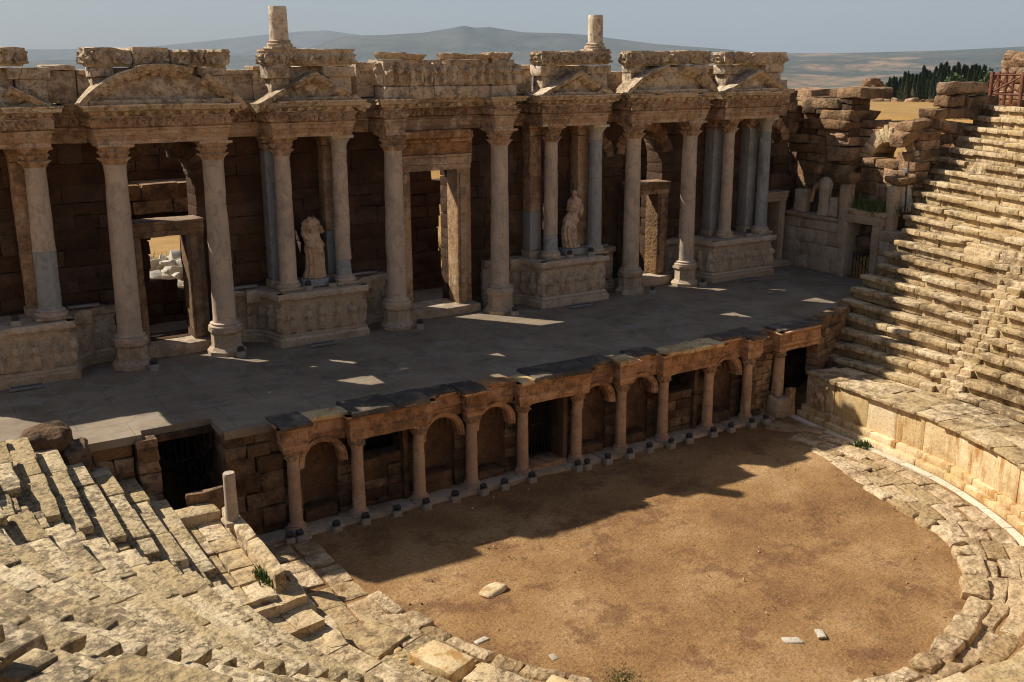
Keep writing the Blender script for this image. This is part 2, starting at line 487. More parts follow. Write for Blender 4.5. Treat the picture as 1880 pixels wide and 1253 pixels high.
def fig_relief(z0, z1, amp, u0, u1, seed, pitch=.42):
    rr = np.random.default_rng(seed)
    figs = []; u = u0
    H = z1 - z0
    while u < u1:
        u += pitch * rr.uniform(.75, 1.3)
        figs.append((u, rr.uniform(.86, 1.0) * H, rr.uniform(-.05, .05), rr.choice([-1, 1]), rr.uniform(.3, .8)))
    def f(U, Z, D):
        h = np.zeros(np.broadcast(U, Z).shape)
        z = (Z - z0)
        for (c, hh, ln, sd, arm) in figs:
            x = U - c - ln * z / H
            def el(cx, cz, a, b, k): return k * np.sqrt(np.clip(1 - ((x - cx) / a) ** 2 - ((z - cz) / b) ** 2, 0, 1))
            h = np.maximum(h, el(0, hh * .92, .075, .085, .9))
            h = np.maximum(h, el(0, hh * .66, .13, hh * .22, 1.))
            h = np.maximum(h, el(-.05, hh * .27, .075, hh * .33, .8) + .0)
            h = np.maximum(h, el(.06, hh * .25, .075, hh * .33, .7))
            h = np.maximum(h, el(sd * .16, hh * (.5 + .2 * arm), .06, hh * .16, .6))
            h = np.maximum(h, .35 * np.clip(1 - np.abs(x) / .2, 0, 1) * (z < hh * .5) * (.6 + .4 * np.cos(x * 55)))
        m = (Z > z0) & (Z < z1)
        return np.where(m, amp * h, 0)
    return f

# pediments --------------------------------------------------------
def roof_tri(xc, hw, z0, z1): return lambda x: z0 + (z1 - z0) * np.clip(1 - np.abs(x - xc) / hw, 0, 1)
def roof_arc(xc, hw, z0, z1):
    h = z1 - z0; r = (hw * hw + h * h) / (2 * h)
    return lambda x: z1 - r + np.sqrt(np.maximum(r * r - (x - xc) ** 2, 0))

def tympanum(root, roof, xa, xb, z0, y, mat, seed, boss=True):
    nx, nz = 60, 16
    xs = np.linspace(xa, xb, nx); xc = (xa + xb) / 2
    X = np.repeat(xs[:, None], nz, 1); t = np.linspace(0, 1, nz)[None]
    Zr = np.maximum(roof(X) - .12, z0 + .02)
    Z = z0 + (Zr - z0) * t
    rel = .03 * fbm(np.stack([X, Z, Z * 0 + seed], -1), 3, 3, seed)
    if boss:
        zb = z0 + .45 * (roof(xc) - z0)
        rel = rel + .16 * np.sqrt(np.clip(1 - ((X - xc) / .32) ** 2 - ((Z - zb) / .3) ** 2, 0, 1))
        rel = rel + .05 * np.maximum(0, np.cos(6 * np.arctan2(Z - zb, X - xc))) * np.exp(-((np.hypot(X - xc, Z - zb) - .5) / .2) ** 2)
    mb = MB()
    front = np.stack([X, y - rel, Z], -1); back = np.stack([X, X * 0 + y + .45, Z], -1)
    mb.grid(front, flip=True); mb.grid(back)
    mb.grid(np.stack([front[:, -1], back[:, -1]], 1)); mb.grid(np.stack([front[:, 0], back[:, 0]], 1))
    return mb.build('tympanum', M[mat], root)

def rake(root, roof, xa, xb, y0, y1, th=.3, mat='attic', dz=0., tilt=0., n=None, dx=0.):
    """one stone of the raking cornice: a moulding following the gable line"""
    n = n or max(3, int(abs(xb - xa) / .12))
    xs = np.linspace(xb, xa, n)
    pts = [(x, float(roof(x))) for x in xs]
    prof = [(-th, y1), (-th, y0 + .42), (-th + .07, y0 + .38), (-th + .09, y0 + .3), (-.17, y0 + .26), (-.15, y0 + .1), (-.05, y0 + .06), (0, y0), (.03, y0 + .02), (.02, y1)]
    xm, zm = (xa + xb) / 2, float(roof((xa + xb) / 2))
    def mp(P):
        x, z, y = P[..., 0], P[..., 1], P[..., 2]
        c, s = math.cos(tilt), math.sin(tilt)
        xx = (x - xm) * c - (z - zm) * s + xm + dx; zz = (x - xm) * s + (z - zm) * c + zm + dz
        return np.stack([xx, y, zz], -1)
    mb = MB().sweep(pts, prof, .08, dentil(y0 + .25, y0 + .4, -.10, .34), am=.018, M=mp, chip=.0)
    return mb.build('raking_cornice', M[mat], root)

PARA = lambda z0, z1, dep: [(-dep, z0), (0, z0), (.02, z0 + .05), (.0, z0 + .08), (.0, z0 + .13), (.01, z0 + .19), (.01, z0 + .25), (.01, z0 + .31), (.01, z0 + .36), (.03, z1 - .13), (.09, z1 - .09), (.10, z1 - .01), (-dep, z1)]
def parapet(root, x0, x1, y0, z0, z1, cuts, dep=.7, mat='attic', amp=.15, tilt=None):
    xs = [x0] + list(cuts) + [x1]
    for i in range(len(xs) - 1):
        a, b = xs[i] + .015, xs[i + 1] - .015
        g = R.uniform(-.02, .03)
        p = [(a, y0 + dep + g), (a, y0 + g), (b, y0 + g), (b, y0 + dep + g)]
        if i > 0: p = p[1:]
        if i < len(xs) - 2: p = p[:-1]
        dz = R.uniform(-.03, .02)
        pr_ = PARA(z0 + dz, z1 + dz + R.uniform(-.04, .02), min(dep, (b - a) * .45) - .02 if len(p) > 2 else dep)
        MB().sweep(p, pr_, .05, scroll(z0 + dz + .06, z1 + dz - .12, amp, .74), am=.02, chip=.22).build('parapet_block', M[mat], root)

def solid(root, name, mat, boxes, ch=.035, am=.02, seg=(4, 3, 3), skew=.0):
    for lo, hi in boxes:
        MB().block(lo, hi, ch, am, seg, skew=skew).build(name, M[mat], root)

GB = 'gabled canopies on the column pairs'
# two wide bays with curved pediments
def wide_bay(x0, x1, label, cuts, rk, sink):
    xc = (x0 + x1) / 2
    root = thing('pediment_bay', label, 'pediment', (xc, 34.9, 7.5), GB)
    ressaut(root, x0, x1)
    rf = roof_arc(xc, (x1 - x0) / 2 + .45, 8.8, 9.95)
    tympanum(root, rf, x0 - .1, x1 + .1, 8.76, 34.95, 'attic', int(xc))
    MB().sweep([(x0 - .15, 34.62), (x1 + .15, 34.62)], [(-.7, 8.74), (0, 8.74), (.03, 8.82), (0, 8.9), (-.7, 8.9)], .1, am=.025, chip=.35).build('pediment_sill', M['attic'], root)
    for a, b, dz, tl, dx in rk: rake(root, rf, a, b, 34.42, 35.5, .34, dz=dz, tilt=tl, dx=dx)
    parapet(root, x0 - .05, x1 + .15, 34.95, 9.9, 10.5, cuts)
    solid(root, 'support_block', 'attic', [((x0 + .1, 35.1, 8.78), (x0 + .75, 35.75, 9.6)), ((x0 + .05, 34.98, 9.6), (x0 + .75, 35.75, 9.9)), ((x1 - .65, 34.98, 8.78), (x1 + .1, 35.7, 9.62)),
                                             ((x1 - .8, 34.92, 9.62), (x1 + .15, 35.7, 9.89)), ((x0 + .7, 35.25, 8.78), (xc, 35.9, 9.88)), ((xc + .02, 35.25, 8.78), (x1 - .7, 35.9, 9.88))])
    return root
wide_bay(6.2, 10.4, 'wide curved pediment split by a dark gap, leftmost complete canopy beside the left column stub', [7.55, 8.7, 9.8],
         [(5.72, 7.5, 0, 0, 0), (7.52, 9.35, .03, .0, 0), (9.6, 10.95, -.05, -.06, .12)], .1)
wide_bay(27.8, 32.0, 'curved pediment with proud crown stones, between the right column stub and right end gable', [29.8, 30.3],
         [(27.3, 28.7, 0, 0, 0), (28.72, 29.45, -.06, 0, 0), (30.35, 31.3, -.03, 0, 0), (31.35, 32.5, -.12, -.18, .05)], 0)
ob = bpy.data.objects
# narrow bays with triangular pediments
def narrow_bay(x0, x1, label, cuts, rk, par, stub=None):
    xc = (x0 + x1) / 2
    root = thing('pediment_bay', label, 'pediment', (xc, 34.9, 7.5), GB)
    ressaut(root, x0, x1)
    rf = roof_tri(xc, (x1 - x0) / 2 + .42, 8.72, 9.68)
    tympanum(root, rf, x0 - .05, x1 + .05, 8.76, 34.95, 'attic', int(xc))
    MB().sweep([(x0 - .12, 34.62), (x1 + .12, 34.62)], [(-.7, 8.74), (0, 8.74), (.03, 8.8), (0, 8.86), (-.7, 8.86)], .1, am=.025, chip=.35).build('pediment_sill', M['attic'], root)
    for a, b, dz, tl, dx in rk: rake(root, rf, a, b, 34.45, 35.5, .3, dz=dz, tilt=tl, dx=dx)
    if par: parapet(root, par[0], par[1], 34.95, 9.92, 10.48, cuts)
    solid(root, 'support_block', 'attic', [((x0 + .12, 35.1, 8.78), (x0 + .8, 35.8, 9.5)), ((x0 - .02, 34.98, 9.5), (x0 + .85, 35.8, 9.91)), ((x1 - .75, 34.98, 8.78), (x1 + .1, 35.8, 9.56)),
                                             ((x1 - .95, 34.92, 9.56), (x1 + .22, 35.8, 9.9)), ((x0 + .8, 35.3, 8.78), (x1 - .8, 35.95, 9.9))])
    return root
narrow_bay(1.5, 4.85, 'broken gable at the far left edge with a slipped sloping stone', [2.4], [(1.2, 2.6, 0, 0, 0), (3.75, 4.95, -.12, -.1, .1)], (1.2, 4.35))
narrow_bay(12.0, 14.95, 'triangular gable with cracked sloping stones under the left column stub', [], [(11.55, 12.55, -.05, .0, -.15), (12.75, 13.5, 0, 0, 0), (13.5, 14.2, 0.02, 0, 0), (14.25, 14.75, -.05, .1, .05), (14.8, 15.45, -.12, -.1, .15)], (11.95, 15.1))
narrow_bay(23.25, 26.45, 'triangular gable with a bright left slope under the right column stub', [24.7], [(22.85, 24.0, 0, 0, 0), (24.0, 24.85, 0, 0, 0), (24.85, 25.9, -.03, -.03, 0), (25.95, 26.85, -.1, -.05, .05)], (23.25, 26.55))
narrow_bay(33.2, 36.6, 'triangular gable at the right end of the stage wall beside the ruined vault', [34.5], [(32.75, 33.9, 0, 0, 0), (33.9, 34.9, 0, 0, 0), (34.9, 35.95, 0, 0, 0), (35.95, 37.0, -.04, 0, 0)], (33.05, 36.8))

# recessed entablature between the bays, and the attic wall behind
rec = [(4.95, 6.15), (10.45, 11.95), (15.0, 16.2), (21.85, 23.2), (26.5, 27.75), (32.05, 33.15), (36.7, 38.6)]
for a, b in rec:
    MB().sweep([(a, 36.25), (b, 36.25)], ARCH(.8), .06, scroll(8.05, 8.33, .12), am=.012, chip=.2).build('recessed_entablature', M['carved'], stage_wall)
    MB().sweep([(a, 36.25), (b, 36.25)], CORN(.8), .07, dentil(8.42, 8.565, -.12, .36), am=.02, chip=.4).build('recessed_cornice', M['attic'], stage_wall)
MB().sweep([(17.15, 35.95), (20.95, 35.95)], ARCH(.9), .06, scroll(8.05, 8.33, .10), am=.012, chip=.15).build('recessed_entablature', M['carved'], stage_wall)
MB().sweep([(17.15, 35.6), (20.95, 35.6)], CORN(1.2), .07, dentil(8.42, 8.565, -.12, .36), am=.02, chip=.3).build('recessed_cornice', M['attic'], stage_wall)
for ua, ub in ((1.2, 6.7), (7.95, 12.35), (12.9, 23.55), (24.45, 28.25), (29.35, 38.3)):
    mb = MB(); u = ua
    while u < ub - .02:
        l = R.uniform(.7, 1.5)
        if ub - u - l < .4: l = ub - u
        top = (9.72 if u < 37 else 9.2) + R.uniform(-.12, .1)
        mb.block((u, 36.1 + R.uniform(-.05, .05), 8.76), (u + l - .015, 37.1, top), .04, .03, (4, 3, 3))
        if R.random() < .6: mb.block((u, 36.0, top - .02), (u + l - .02, 37.0, top + .15), .04, .03, (4, 3, 1))
        u += l
    mb.build('attic_wall', M['attic'], stage_wall)
mb = MB(); masonry(mb, 37.0, 39.6, 7.7, 8.9, 36.5, 1.2, seg=(3, 2, 2), jit=.1, am=.05, top=lambda u: 9.3 - (u - 37) * .25)
mb.build('broken_masonry', M['ruin'], stage_wall)

# centre bay: two single-column ressauts and the figured frieze on top
for x0, x1, lab in ((16.3, 17.08, 'narrow carved entablature block on the column left of the central doorway'), (21.02, 21.85, 'narrow carved entablature block on the column right of the central doorway')):
    root = thing('entablature_block', lab, 'entablature', ((x0 + x1) / 2, 35.2, 7.5), 'single column entablatures')
    ressaut(root, x0, x1)
fr = thing('figured_frieze', 'pale frieze slabs carved with standing figures above the central doorway', 'frieze', (18.9, 35.3, 8.8))
parts = [((16.35, 36.3), (16.35, 35.0), (17.35, 35.0)), ((17.37, 35.12), (19.35, 35.12)), ((19.37, 35.12), (20.9, 35.12)), ((20.95, 35.6), (20.95, 34.95), (21.95, 34.95), (21.95, 36.0))]
for i, p in enumerate(parts):
    pr_ = [(-.42, 9.18)] + [(0, z) for z in np.linspace(9.18, 10.13, 20)] + [(-.42, 10.13)]
    MB().sweep(p, pr_, .045, fig_relief(9.22, 10.08, .30, .05, 3.2, 40 + i), am=.01).build('relief_slab', M['attic'], fr)
solid(fr, 'base_block', 'attic', [((16.3, 34.85, 8.7), (17.3, 36.0, 9.17)), ((17.32, 35.0, 8.7), (18.4, 36.0, 9.17)), ((18.42, 35.0, 8.7), (19.4, 36.0, 9.17)), ((19.42, 35.02, 8.7), (20.9, 36.0, 9.17)), ((20.92, 34.85, 8.7), (22.0, 36.0, 9.17))])
solid(fr, 'backing_block', 'attic', [((16.8, 35.45, 9.18), (18.6, 36.05, 10.1)), ((18.62, 35.45, 9.18), (20.9, 36.05, 10.08)), ((21.3, 35.4, 9.18), (21.6, 36.0, 10.1)), ((15.55, 35.7, 8.8), (16.25, 36.3, 10.05))])
for a, b, h in ((16.3, 17.1, .24), (17.15, 17.95, .2), (18.9, 19.35, .22), (19.4, 20.8, .2), (20.9, 21.75, .26)):
    MB().sweep([(a, 35.55), (a, 34.98), (b, 34.98), (b, 35.55)], [(-.35, 10.14), (-.02, 10.14), (.02, 10.2), (.1, 10.14 + h * .75), (.12, 10.14 + h), (-.35, 10.14 + h)], .07, am=.03, chip=.3).build('crown_moulding', M['attic'], fr)

# ------------------------------------------------------------------ columns
def leaf(T, z, r):
    a = np.clip(z / .22, 0, 1); b = np.clip((z - .16) / .24, 0, 1); c = np.clip((z - .36) / .2, 0, 1)
    k = np.sqrt(np.clip(.5 + .5 * np.cos(8 * T), 0, 1)); k2 = np.sqrt(np.clip(.5 - .5 * np.cos(8 * T), 0, 1)); k4 = np.clip(np.cos(4 * T), 0, 1) ** 2
    o = .02 + .12 * k * a ** 2 * (z < .23) + .04 * k * (1 - smooth(.2, .25, z)) * a
    o = o + .14 * k2 * b ** 2 * (z >= .1) * (1 - smooth(.38, .44, z))
    o = o + .17 * k4 * c
    o = o + .02 * np.cos(32 * T) * k
    return r + o
def make_capital(name, plain=False):
    mb = MB()
    if plain:
        mb.lathe([(.30, 0), (.33, .02), (.30, .05), (.30, .2), (.34, .35), (.43, .5), (.47, .55)], 28, f=lambda T, z, r: r * (1 + .10 * smooth(.25, .55, z) * np.cos(4 * T)), am=.006, rot=PI / 4)
        mb.block((-.46, -.46, .53), (.46, .46, .65), .03, .01, (3, 3, 1))
    else:
        zs = np.linspace(0, .56, 22)
        mb.lathe([(.29 + .06 * (z / .56) ** 2, z) for z in zs], 72, f=leaf, am=.02, ns=6, rot=PI / 4)
        n = 10; pts = []
        for q in range(4):
            for j in range(n):
                t = j / n; x = -.47 + .94 * t; y = -.47 + .13 * math.sin(PI * t)
                c, s = math.cos(q * PI / 2), math.sin(q * PI / 2); pts.append((x * c - y * s, x * s + y * c))
        pts = np.array(pts); rows = [np.c_[pts * k, np.full(len(pts), z)] for k, z in ((.86, .55), (.97, .57), (1., .6), (1., .65), (.5, .652))]
        mb.grid(np.array(rows), cv=True, flip=False); mb.G.append([mb.n - len(pts) + q for q in range(len(pts))])
    me_o = mb.build(name, M['white_block' if plain else 'carved'])
    me = me_o.data; bpy.data.objects.remove(me_o); return me
CAP = make_capital('capital'); CAPP = make_capital('plain_capital', True)

def base_prof(r, h): return [(r * 1.42, 0), (r * 1.42, h * .25), (r * 1.40, h * .28), (r * 1.44, h * .36), (r * 1.38, h * .5), (r * 1.2, h * .55), (r * 1.17, h * .68), (r * 1.24, h * .74), (r * 1.28, h * .84), (r * 1.18, h * .93), (r * 1.06, h)]
def shaft(root, z0, z1, r0, r1, mat, lean=(0, 0), seed=0, name='shaft', crack=True):
    n = 30; pr_ = []
    for i in range(n + 1):
        t = i / n
        r = r0 + (r1 - r0) * (t ** 1.35)
        if t < .02: r *= 1.05
        if t > .975: r *= 1.06
        pr_.append((r, z0 + (z1 - z0) * t))
    rr = np.random.default_rng(seed)
    ck = [z0 + (z1 - z0) * rr.uniform(.25, .85) for _ in range(2)] if crack else []
    def f(T, z, r):
        o = r
        for q in ck: o = o - .012 * np.exp(-((z - q - .25 * np.sin(T + q)) / .06) ** 2)
        d = np.clip(vnoise(np.stack([np.cos(T) * .6, np.sin(T) * .6, z * .7], -1), 1.6, seed) - .45, 0, 1)
        return o - d * .10
    o = root['_o']
    return MB().lathe(pr_, 36, (o[0], o[1], 0), f, am=.006, ns=2.5, lean=(0, 0)).build(name, M[mat], root)

def column(x, y, z0, zs, label, group, r0, r1, mat='marble', ped=False, plain=False, lower=None, lean=0., seed=1):
    root = thing('marble_column', label, 'column', (x, y, z0), group)
    if ped:
        MB().lathe([(.70, 0), (.70, .13), (.66, .15), (.60, .22), (.54, .27), (.52, .32), (.52, .72), (.56, .76), (.60, .82), (.60, .93), (.3, .935)], 8, (x, y, z0), am=.012, rot=PI / 8).build('pedestal', M['podium'], root, sharp=25)
        zb = z0 + .93
    else:
        MB().block((x - r0 * 1.5, y - r0 * 1.5, z0), (x + r0 * 1.5, y + r0 * 1.5, z0 + .09), .02, .008).build('plinth', M['podium'], root)
        zb = z0 + .09
    MB().lathe([(r, z + zb) for r, z in base_prof(r0, zs - zb)], 32, (x, y, 0), am=.008).build('base', M['marble'], root)
    if lower:
        shaft(root, zs, lower, r0, r0 - (r0 - r1) * .2, 'blue_marble', seed=seed, name='shaft_drum')
        shaft(root, lower, 6.86, r0 - (r0 - r1) * .22, r1, mat, seed=seed + 5)
    else: shaft(root, zs, 6.86, r0, r1, mat, seed=seed)
    c = bpy.data.objects.new('capital', CAPP if plain else CAP); COL.objects.link(c); c.parent = root
    s = (r1 / .29); c.scale = (s, s, 1.0); c.location = (0, 0, 6.85 - z0)
    root.rotation_euler = (0, lean, 0)
    return root

SG = 'tall columns standing on the stage floor'
stage_cols = [(6.66, 'pale veined column on octagonal pedestal left of the left doorway', .4, 'marble'), (9.92, 'dark stained veined column right of the left doorway, a floodlight at its foot', .4, 'marble'),
              (16.68, 'buff column on octagonal pedestal left of the central doorway', .39, 'marble'), (21.42, 'column with a sunlit left edge right of the central doorway', .39, 'marble'),
              (28.28, 'jointed pale column in front of the left side of the right doorway', .37, 'marble'), (31.52, 'smooth pale column right of the right doorway', .37, 'marble')]
for i, (x, lab, r, m) in enumerate(stage_cols):
    column(x, 35.25, 0., 1.16, lab, SG, r, r * .86, m, ped=True, seed=i + 3, lean=(.012, .004, .008, 0, -.004, -.004)[i])
PG = 'paired columns standing on the podiums'
pod_cols = [(4.33, 'thick mottled column with a blue-grey middle at the far left edge', .36, 'marble', False, 4.2, .012), (12.45, 'veined column left of the headless statue, with a leafy capital', .32, 'marble', False, None, .006),
            (14.65, 'column right of the headless statue, with a smooth new capital and blue foot', .31, 'marble', True, 2.9, .004), (24.1, 'brownish column left of the hooded statue, with a leafy capital', .31, 'marble', False, 3.0, 0),
            (26.42, 'grey column right of the hooded statue, with a smooth white capital', .31, 'blue_marble', True, None, -.004), (34.12, 'slim pale column left on the rightmost podium, with a leafy capital', .3, 'marble', False, None, -.002),
            (36.5, 'blue-grey column at the right corner of the rightmost podium, with a smooth capital', .3, 'blue_marble', True, None, -.006)]
for i, (x, lab, r, m, pl, lo, ln) in enumerate(pod_cols):
    column(x, 35.5, 1.98, 2.28, lab, PG, r, r * .87, m, plain=pl, lower=lo, seed=i + 20, lean=ln)

# square piers against the wall behind the podium columns
pp = [(4.0, 'brown square pier behind the thick column at the far left', 0), (12.3, 'blue-grey square pier behind the column left of the headless statue', 1), (14.5, 'square pier, brown above and blue below, behind the column right of the headless statue', 2),
      (23.65, 'two-tone square pier with leafy capital left of the hooded statue', 2), (26.1, 'square pier right behind the hooded statue', 0), (33.9, 'pale fluted square pier behind the slim column of the rightmost podium', 1), (36.2, 'blue-grey square pier behind the corner column of the rightmost podium', 1)]
for x, lab, k in pp:
    root = thing('square_pier', lab, 'pier', (x, 36.25, 1.95), 'square piers against the stage wall')
    z = 1.95
    MB().block((x - .36, 35.9, z), (x + .36, 36.58, z + .3), .05, .012).build('base', M['podium'], root)
    zm = 3.9 if k == 2 else 7.0
    MB().block((x - .28, 35.97, z + .3), (x + .28, 36.58, zm), .03, .014, (2, 2, 10)).build('shaft', M['blue_marble' if k else 'carved'], root)
    if k == 2: MB().block((x - .275, 35.98, zm), (x + .275, 36.58, 7.0), .03, .014, (2, 2, 8)).build('upper_shaft', M['carved'], root)
    mb = MB()
    for q, (w, a, b) in enumerate(((.28, 7.0, 7.08), (.3, 7.08, 7.25), (.36, 7.25, 7.4), (.42, 7.4, 7.5))): mb.block((x - w, 36.25 - w, a), (x + w, 36.58, b), .03, .02, (4, 2, 1))
    mb.build('capital', M['carved'], root)

# ------------------------------------------------------------------ podiums
def arcpts(cx, cy, r, a0, a1, n=8): return [(cx + r * math.cos(math.radians(a)), cy + r * math.sin(math.radians(a))) for a in np.linspace(a0, a1, n)]
def podium(x0, x1, label, lw=True, rw=True, seed=1):
    root = thing('podium', label, 'podium', ((x0 + x1) / 2, 35.4, 0), 'carved podiums under the column pairs')
    p = []
    if lw: p += [(x0 - 2.0, 36.45)] + arcpts(x0 - 1.15, 35.35, 1.05, 90, 0, 7)
    else: p += [(x0, 36.5)]
    p += [(x0, 34.85), (x1, 34.85)]
    if rw: p += arcpts(x1 + 1.15, 35.35, 1.05, 180, 90, 7) + [(x1 + 1.7, 36.45)]
    else: p += [(x1, 36.5)]
    MB().sweep(p, [(-.5, 0), (.18, 0), (.18, .24), (.14, .28), (.10, .31), (.12, .36), (.05, .42), (0, .45), (-.5, .45)], .12, am=.012, chip=.1).build('plinth', M['podium'], root)
    zs = np.linspace(.45, 1.6, 22)
    MB().sweep(p, [(-.5, .45)] + [(0, z) for z in zs] + [(-.5, 1.6)], .05, fig_relief(.5, 1.5, .2, .2, 12, seed, .5), am=.012, chip=.05).build('relief_panel', M['podium'], root)
    mb = MB().sweep(p, [(-.6, 1.6), (.02, 1.6), (.06, 1.64), (.08, 1.68), (.17, 1.72), (.19, 1.78), (.19, 1.9), (.17, 1.96), (-.6, 1.97)], .07, dentil(1.62, 1.7, -.03, .18), am=.016, chip=.3)
    mb.block((x0 + .4, 35.2, 1.5), (x1 - .4, 36.6, 1.965), .02, .01, (4, 4, 1))
    mb.block((x0 - .9, 36.0, 1.5), (x0 + .5, 36.62, 1.962), .02, .01, (4, 4, 1)); mb.block((x1 - .5, 36.0, 1.5), (x1 + .9, 36.62, 1.962), .02, .01, (4, 4, 1))
    mb.build('cornice', M['podium'], root)
podium(1.45, 4.75, 'carved podium at the far left edge with a curved right wing', seed=5)
podium(11.9, 15.1, 'carved podium beneath the headless statue, between left and central doorways', seed=6)
podium(23.3, 26.5, 'carved podium beneath the hooded statue, between central and right doorways', seed=7)
podium(32.9, 36.6, 'plainer wide podium at the right end of the stage', rw=False, seed=8)

# ------------------------------------------------------------------ door frames
def doorframe(label, xl, xr, z0, zt, jl, jr, lh, mats, tall=False, jd=37.0):
    root = thing('door_frame', label, 'doorway', ((xl + xr) / 2, 36.3, 0), 'stone doorways in the stage wall')
    step = lambda U, Z, D: .0 * U
    for a, b, nm in ((xl - jl, xl, 'jamb'), (xr, xr + jr, 'jamb')):
        w = b - a
        mb = MB().block((a, 36.12, z0), (b, jd, zt), .025, .012, (2, 4, 9))
        mb.block((a + w * .15, 36.04, z0 + .1), (b - w * .35, 36.13, zt - .1), .02, .02, (2, 1, 14), ns=5)
        mb.build(nm, M[mats], root)
    pr_ = [(-.9, zt), (0, zt), (.03, zt + .04), (.03, zt + lh * .35), (.07, zt + lh * .4), (.07, zt + lh * .8), (.14, zt + lh * .86), (.15, zt + lh), (-.9, zt + lh)]
    MB().sweep([(xl - jl, 36.1), (xr + jr, 36.1)], pr_, .08, scroll(zt + lh * .38, zt + lh * .82, .03, .3), am=.014, chip=.15).build('lintel', M[mats], root)
    MB().block((xl - jl - .2, 35.7, 0), (xr + jr + .2, 37.4, z0), .04, .02, (6, 3, 1)).build('threshold', M['podium'], root)
    if tall:
        MB().sweep([(xl - jl - .1, 36.15), (xr + jr + .1, 36.15)], [(-.5, zt + lh), (0, zt + lh), (0, zt + lh + .1), (.03, zt + lh + .2), (.03, zt + lh + .4), (.0, zt + lh + .5), (-.5, zt + lh + .5)], .06, scroll(zt + lh + .05, zt + lh + .48, .05, .4), am=.016, chip=.15).build('frieze', M['hypo'], root)
        MB().sweep([(xl - jl - .25, 36.0), (xr + jr + .0, 36.0)], [(-.5, zt + lh + .5), (.0, zt + lh + .5), (.06, zt + lh + .6), (.3, zt + lh + .68), (.34, zt + lh + .96), (-.5, zt + lh + 1.05)], .07, dentil(zt + lh + .58, zt + lh + .7, -.08), am=.025, chip=.5).build('cornice', M['hypo'], root)
    return root
doorframe('low left doorway with a heavy lintel and white rubble beyond', 7.5, 9.05, .42, 4.2, .4, .6, .56, 'frame')
doorframe('tall central doorway with carved lintel and a sunlit right reveal', 17.85, 19.95, .34, 5.9, .45, .62, .62, 'carved', True)
doorframe('dark small doorway between the rightmost podium and the return wall', 37.5, 38.45, .3, 3.3, .35, .4, .5, 'podium')
doorframe('low right doorway with rough lintel partly hidden by a column', 29.05, 30.5, .42, 4.2, .5, .6, .56, 'ruin')
# ================================================================== STATUES
def statue(x, y, z0, H, label, name, head, seed, hip=.06, stand=True, rot=0.):
    root = thing(name, label, 'statue', (x, y, z0), None)
    zs = np.linspace(0, 1, 100)
    ks = [0, .04, .12, .3, .42, .5, .58, .68, .78, .86, .90, .93, .955]
    rx = np.interp(zs * .955, ks, [.36, .35, .31, .30, .31, .33, .29, .27, .31, .33, .24, .12, .10]) * H / 2.1
    ry = np.interp(zs * .955, ks, [.27, .27, .24, .23, .23, .24, .21, .20, .21, .19, .15, .11, .10]) * H / 2.1
    ox = hip * H * np.sin(zs * PI * 1.7)
    n = 110; T = np.arange(n) / n * 2 * PI
    Zg = zs[:, None] * .955; Tg = T[None]
    fold = (.11 * np.cos(11 * Tg + 2.2 * Zg + seed) * smooth(.55, .35, Zg)
            + .10 * np.cos(30 * Zg + 3.2 * np.cos(Tg - .8) + seed) * smooth(.34, .45, Zg) * smooth(.72, .6, Zg)
            + .05 * np.cos(18 * Zg + 2.5 * np.sin(Tg + 1)) * smooth(.6, .7, Zg) * smooth(.9, .82, Zg))
    k = 1 + fold
    P = np.stack([rx[:, None] * k * np.cos(Tg) + ox[:, None], ry[:, None] * k * np.sin(Tg), Zg * H + Tg * 0], -1)
    P[..., 2] += (zs[:, None] > .85) * .05 * np.sin(Tg * 2 + seed)
    sash = np.exp(-((Zg - (.55 + .16 * np.cos(Tg + PI / 2 + .5))) / .035) ** 2) * .05
    P[..., :2] *= (1 + sash)[..., None]
    if rot: 
        c, s = math.cos(rot), math.sin(rot); P = np.stack([P[..., 0] * c - P[..., 1] * s, P[..., 0] * s + P[..., 1] * c, P[..., 2]], -1)
    P = P + np.array([x, y, z0]) + .012 * n3(P + seed, 6, 4)
    mb = MB().grid(P, cv=True, flip=True); mb.G.append([mb.n - n + q for q in range(n)])
    # stumps of the arms
    sh = .84 * .955 * H
    for sd in (-1, 1):
        a = (x + sd * .27 * H / 2.1 + ox[82], y - .02, z0 + sh); b = (x + sd * .34 * H / 2.1 + ox[71], y - .1, z0 + sh - .22 * H / 2.1); c = (x + sd * .24 * H / 2.1, y - .26 * H / 2.1, z0 + sh - .42 * H / 2.1)
        mb.tube([a, b, c] if sd * (1 if head else -1) > 0 else [a, b], [.10, .095, .075] if sd * (1 if head else -1) > 0 else [.105, .08], 10)
    mb.build('draped_body', M['carved'], root, sharp=60)
    if head:
        hz = z0 + H * .955 + .10
        mb = MB().lathe([(.02, -.15), (.10, -.13), (.125, -.05), (.13, .03), (.115, .1), (.07, .15), (.01, .165)], 20, (x + ox[-1], y - .01, hz), f=lambda T, z, r: r * (1 + .08 * np.cos(T + PI / 2) + .03 * np.cos(5 * T)), am=.008)
        mb.block((x + ox[-1] - .02, y - .165, hz - .05), (x + ox[-1] + .02, y - .11, hz + .02), .01, .003)
        mb.build('hooded_head', M['carved'], root)
    if stand: MB().block((x - .55, y - .38, z0 - .3), (x + .5, y + .35, z0 - .02), .03, .01, (4, 3, 2)).build('stand', M['blue_marble'], root)
    return root
statue(13.5, 35.55, 2.3, 2.35, 'headless draped statue standing between two columns on the second podium', 'headless_statue', False, 1, hip=.02)
statue(25.3, 35.65, 2.3, 2.3, 'slender hooded draped statue between the two columns of the third podium', 'hooded_statue', True, 4, hip=-.06)

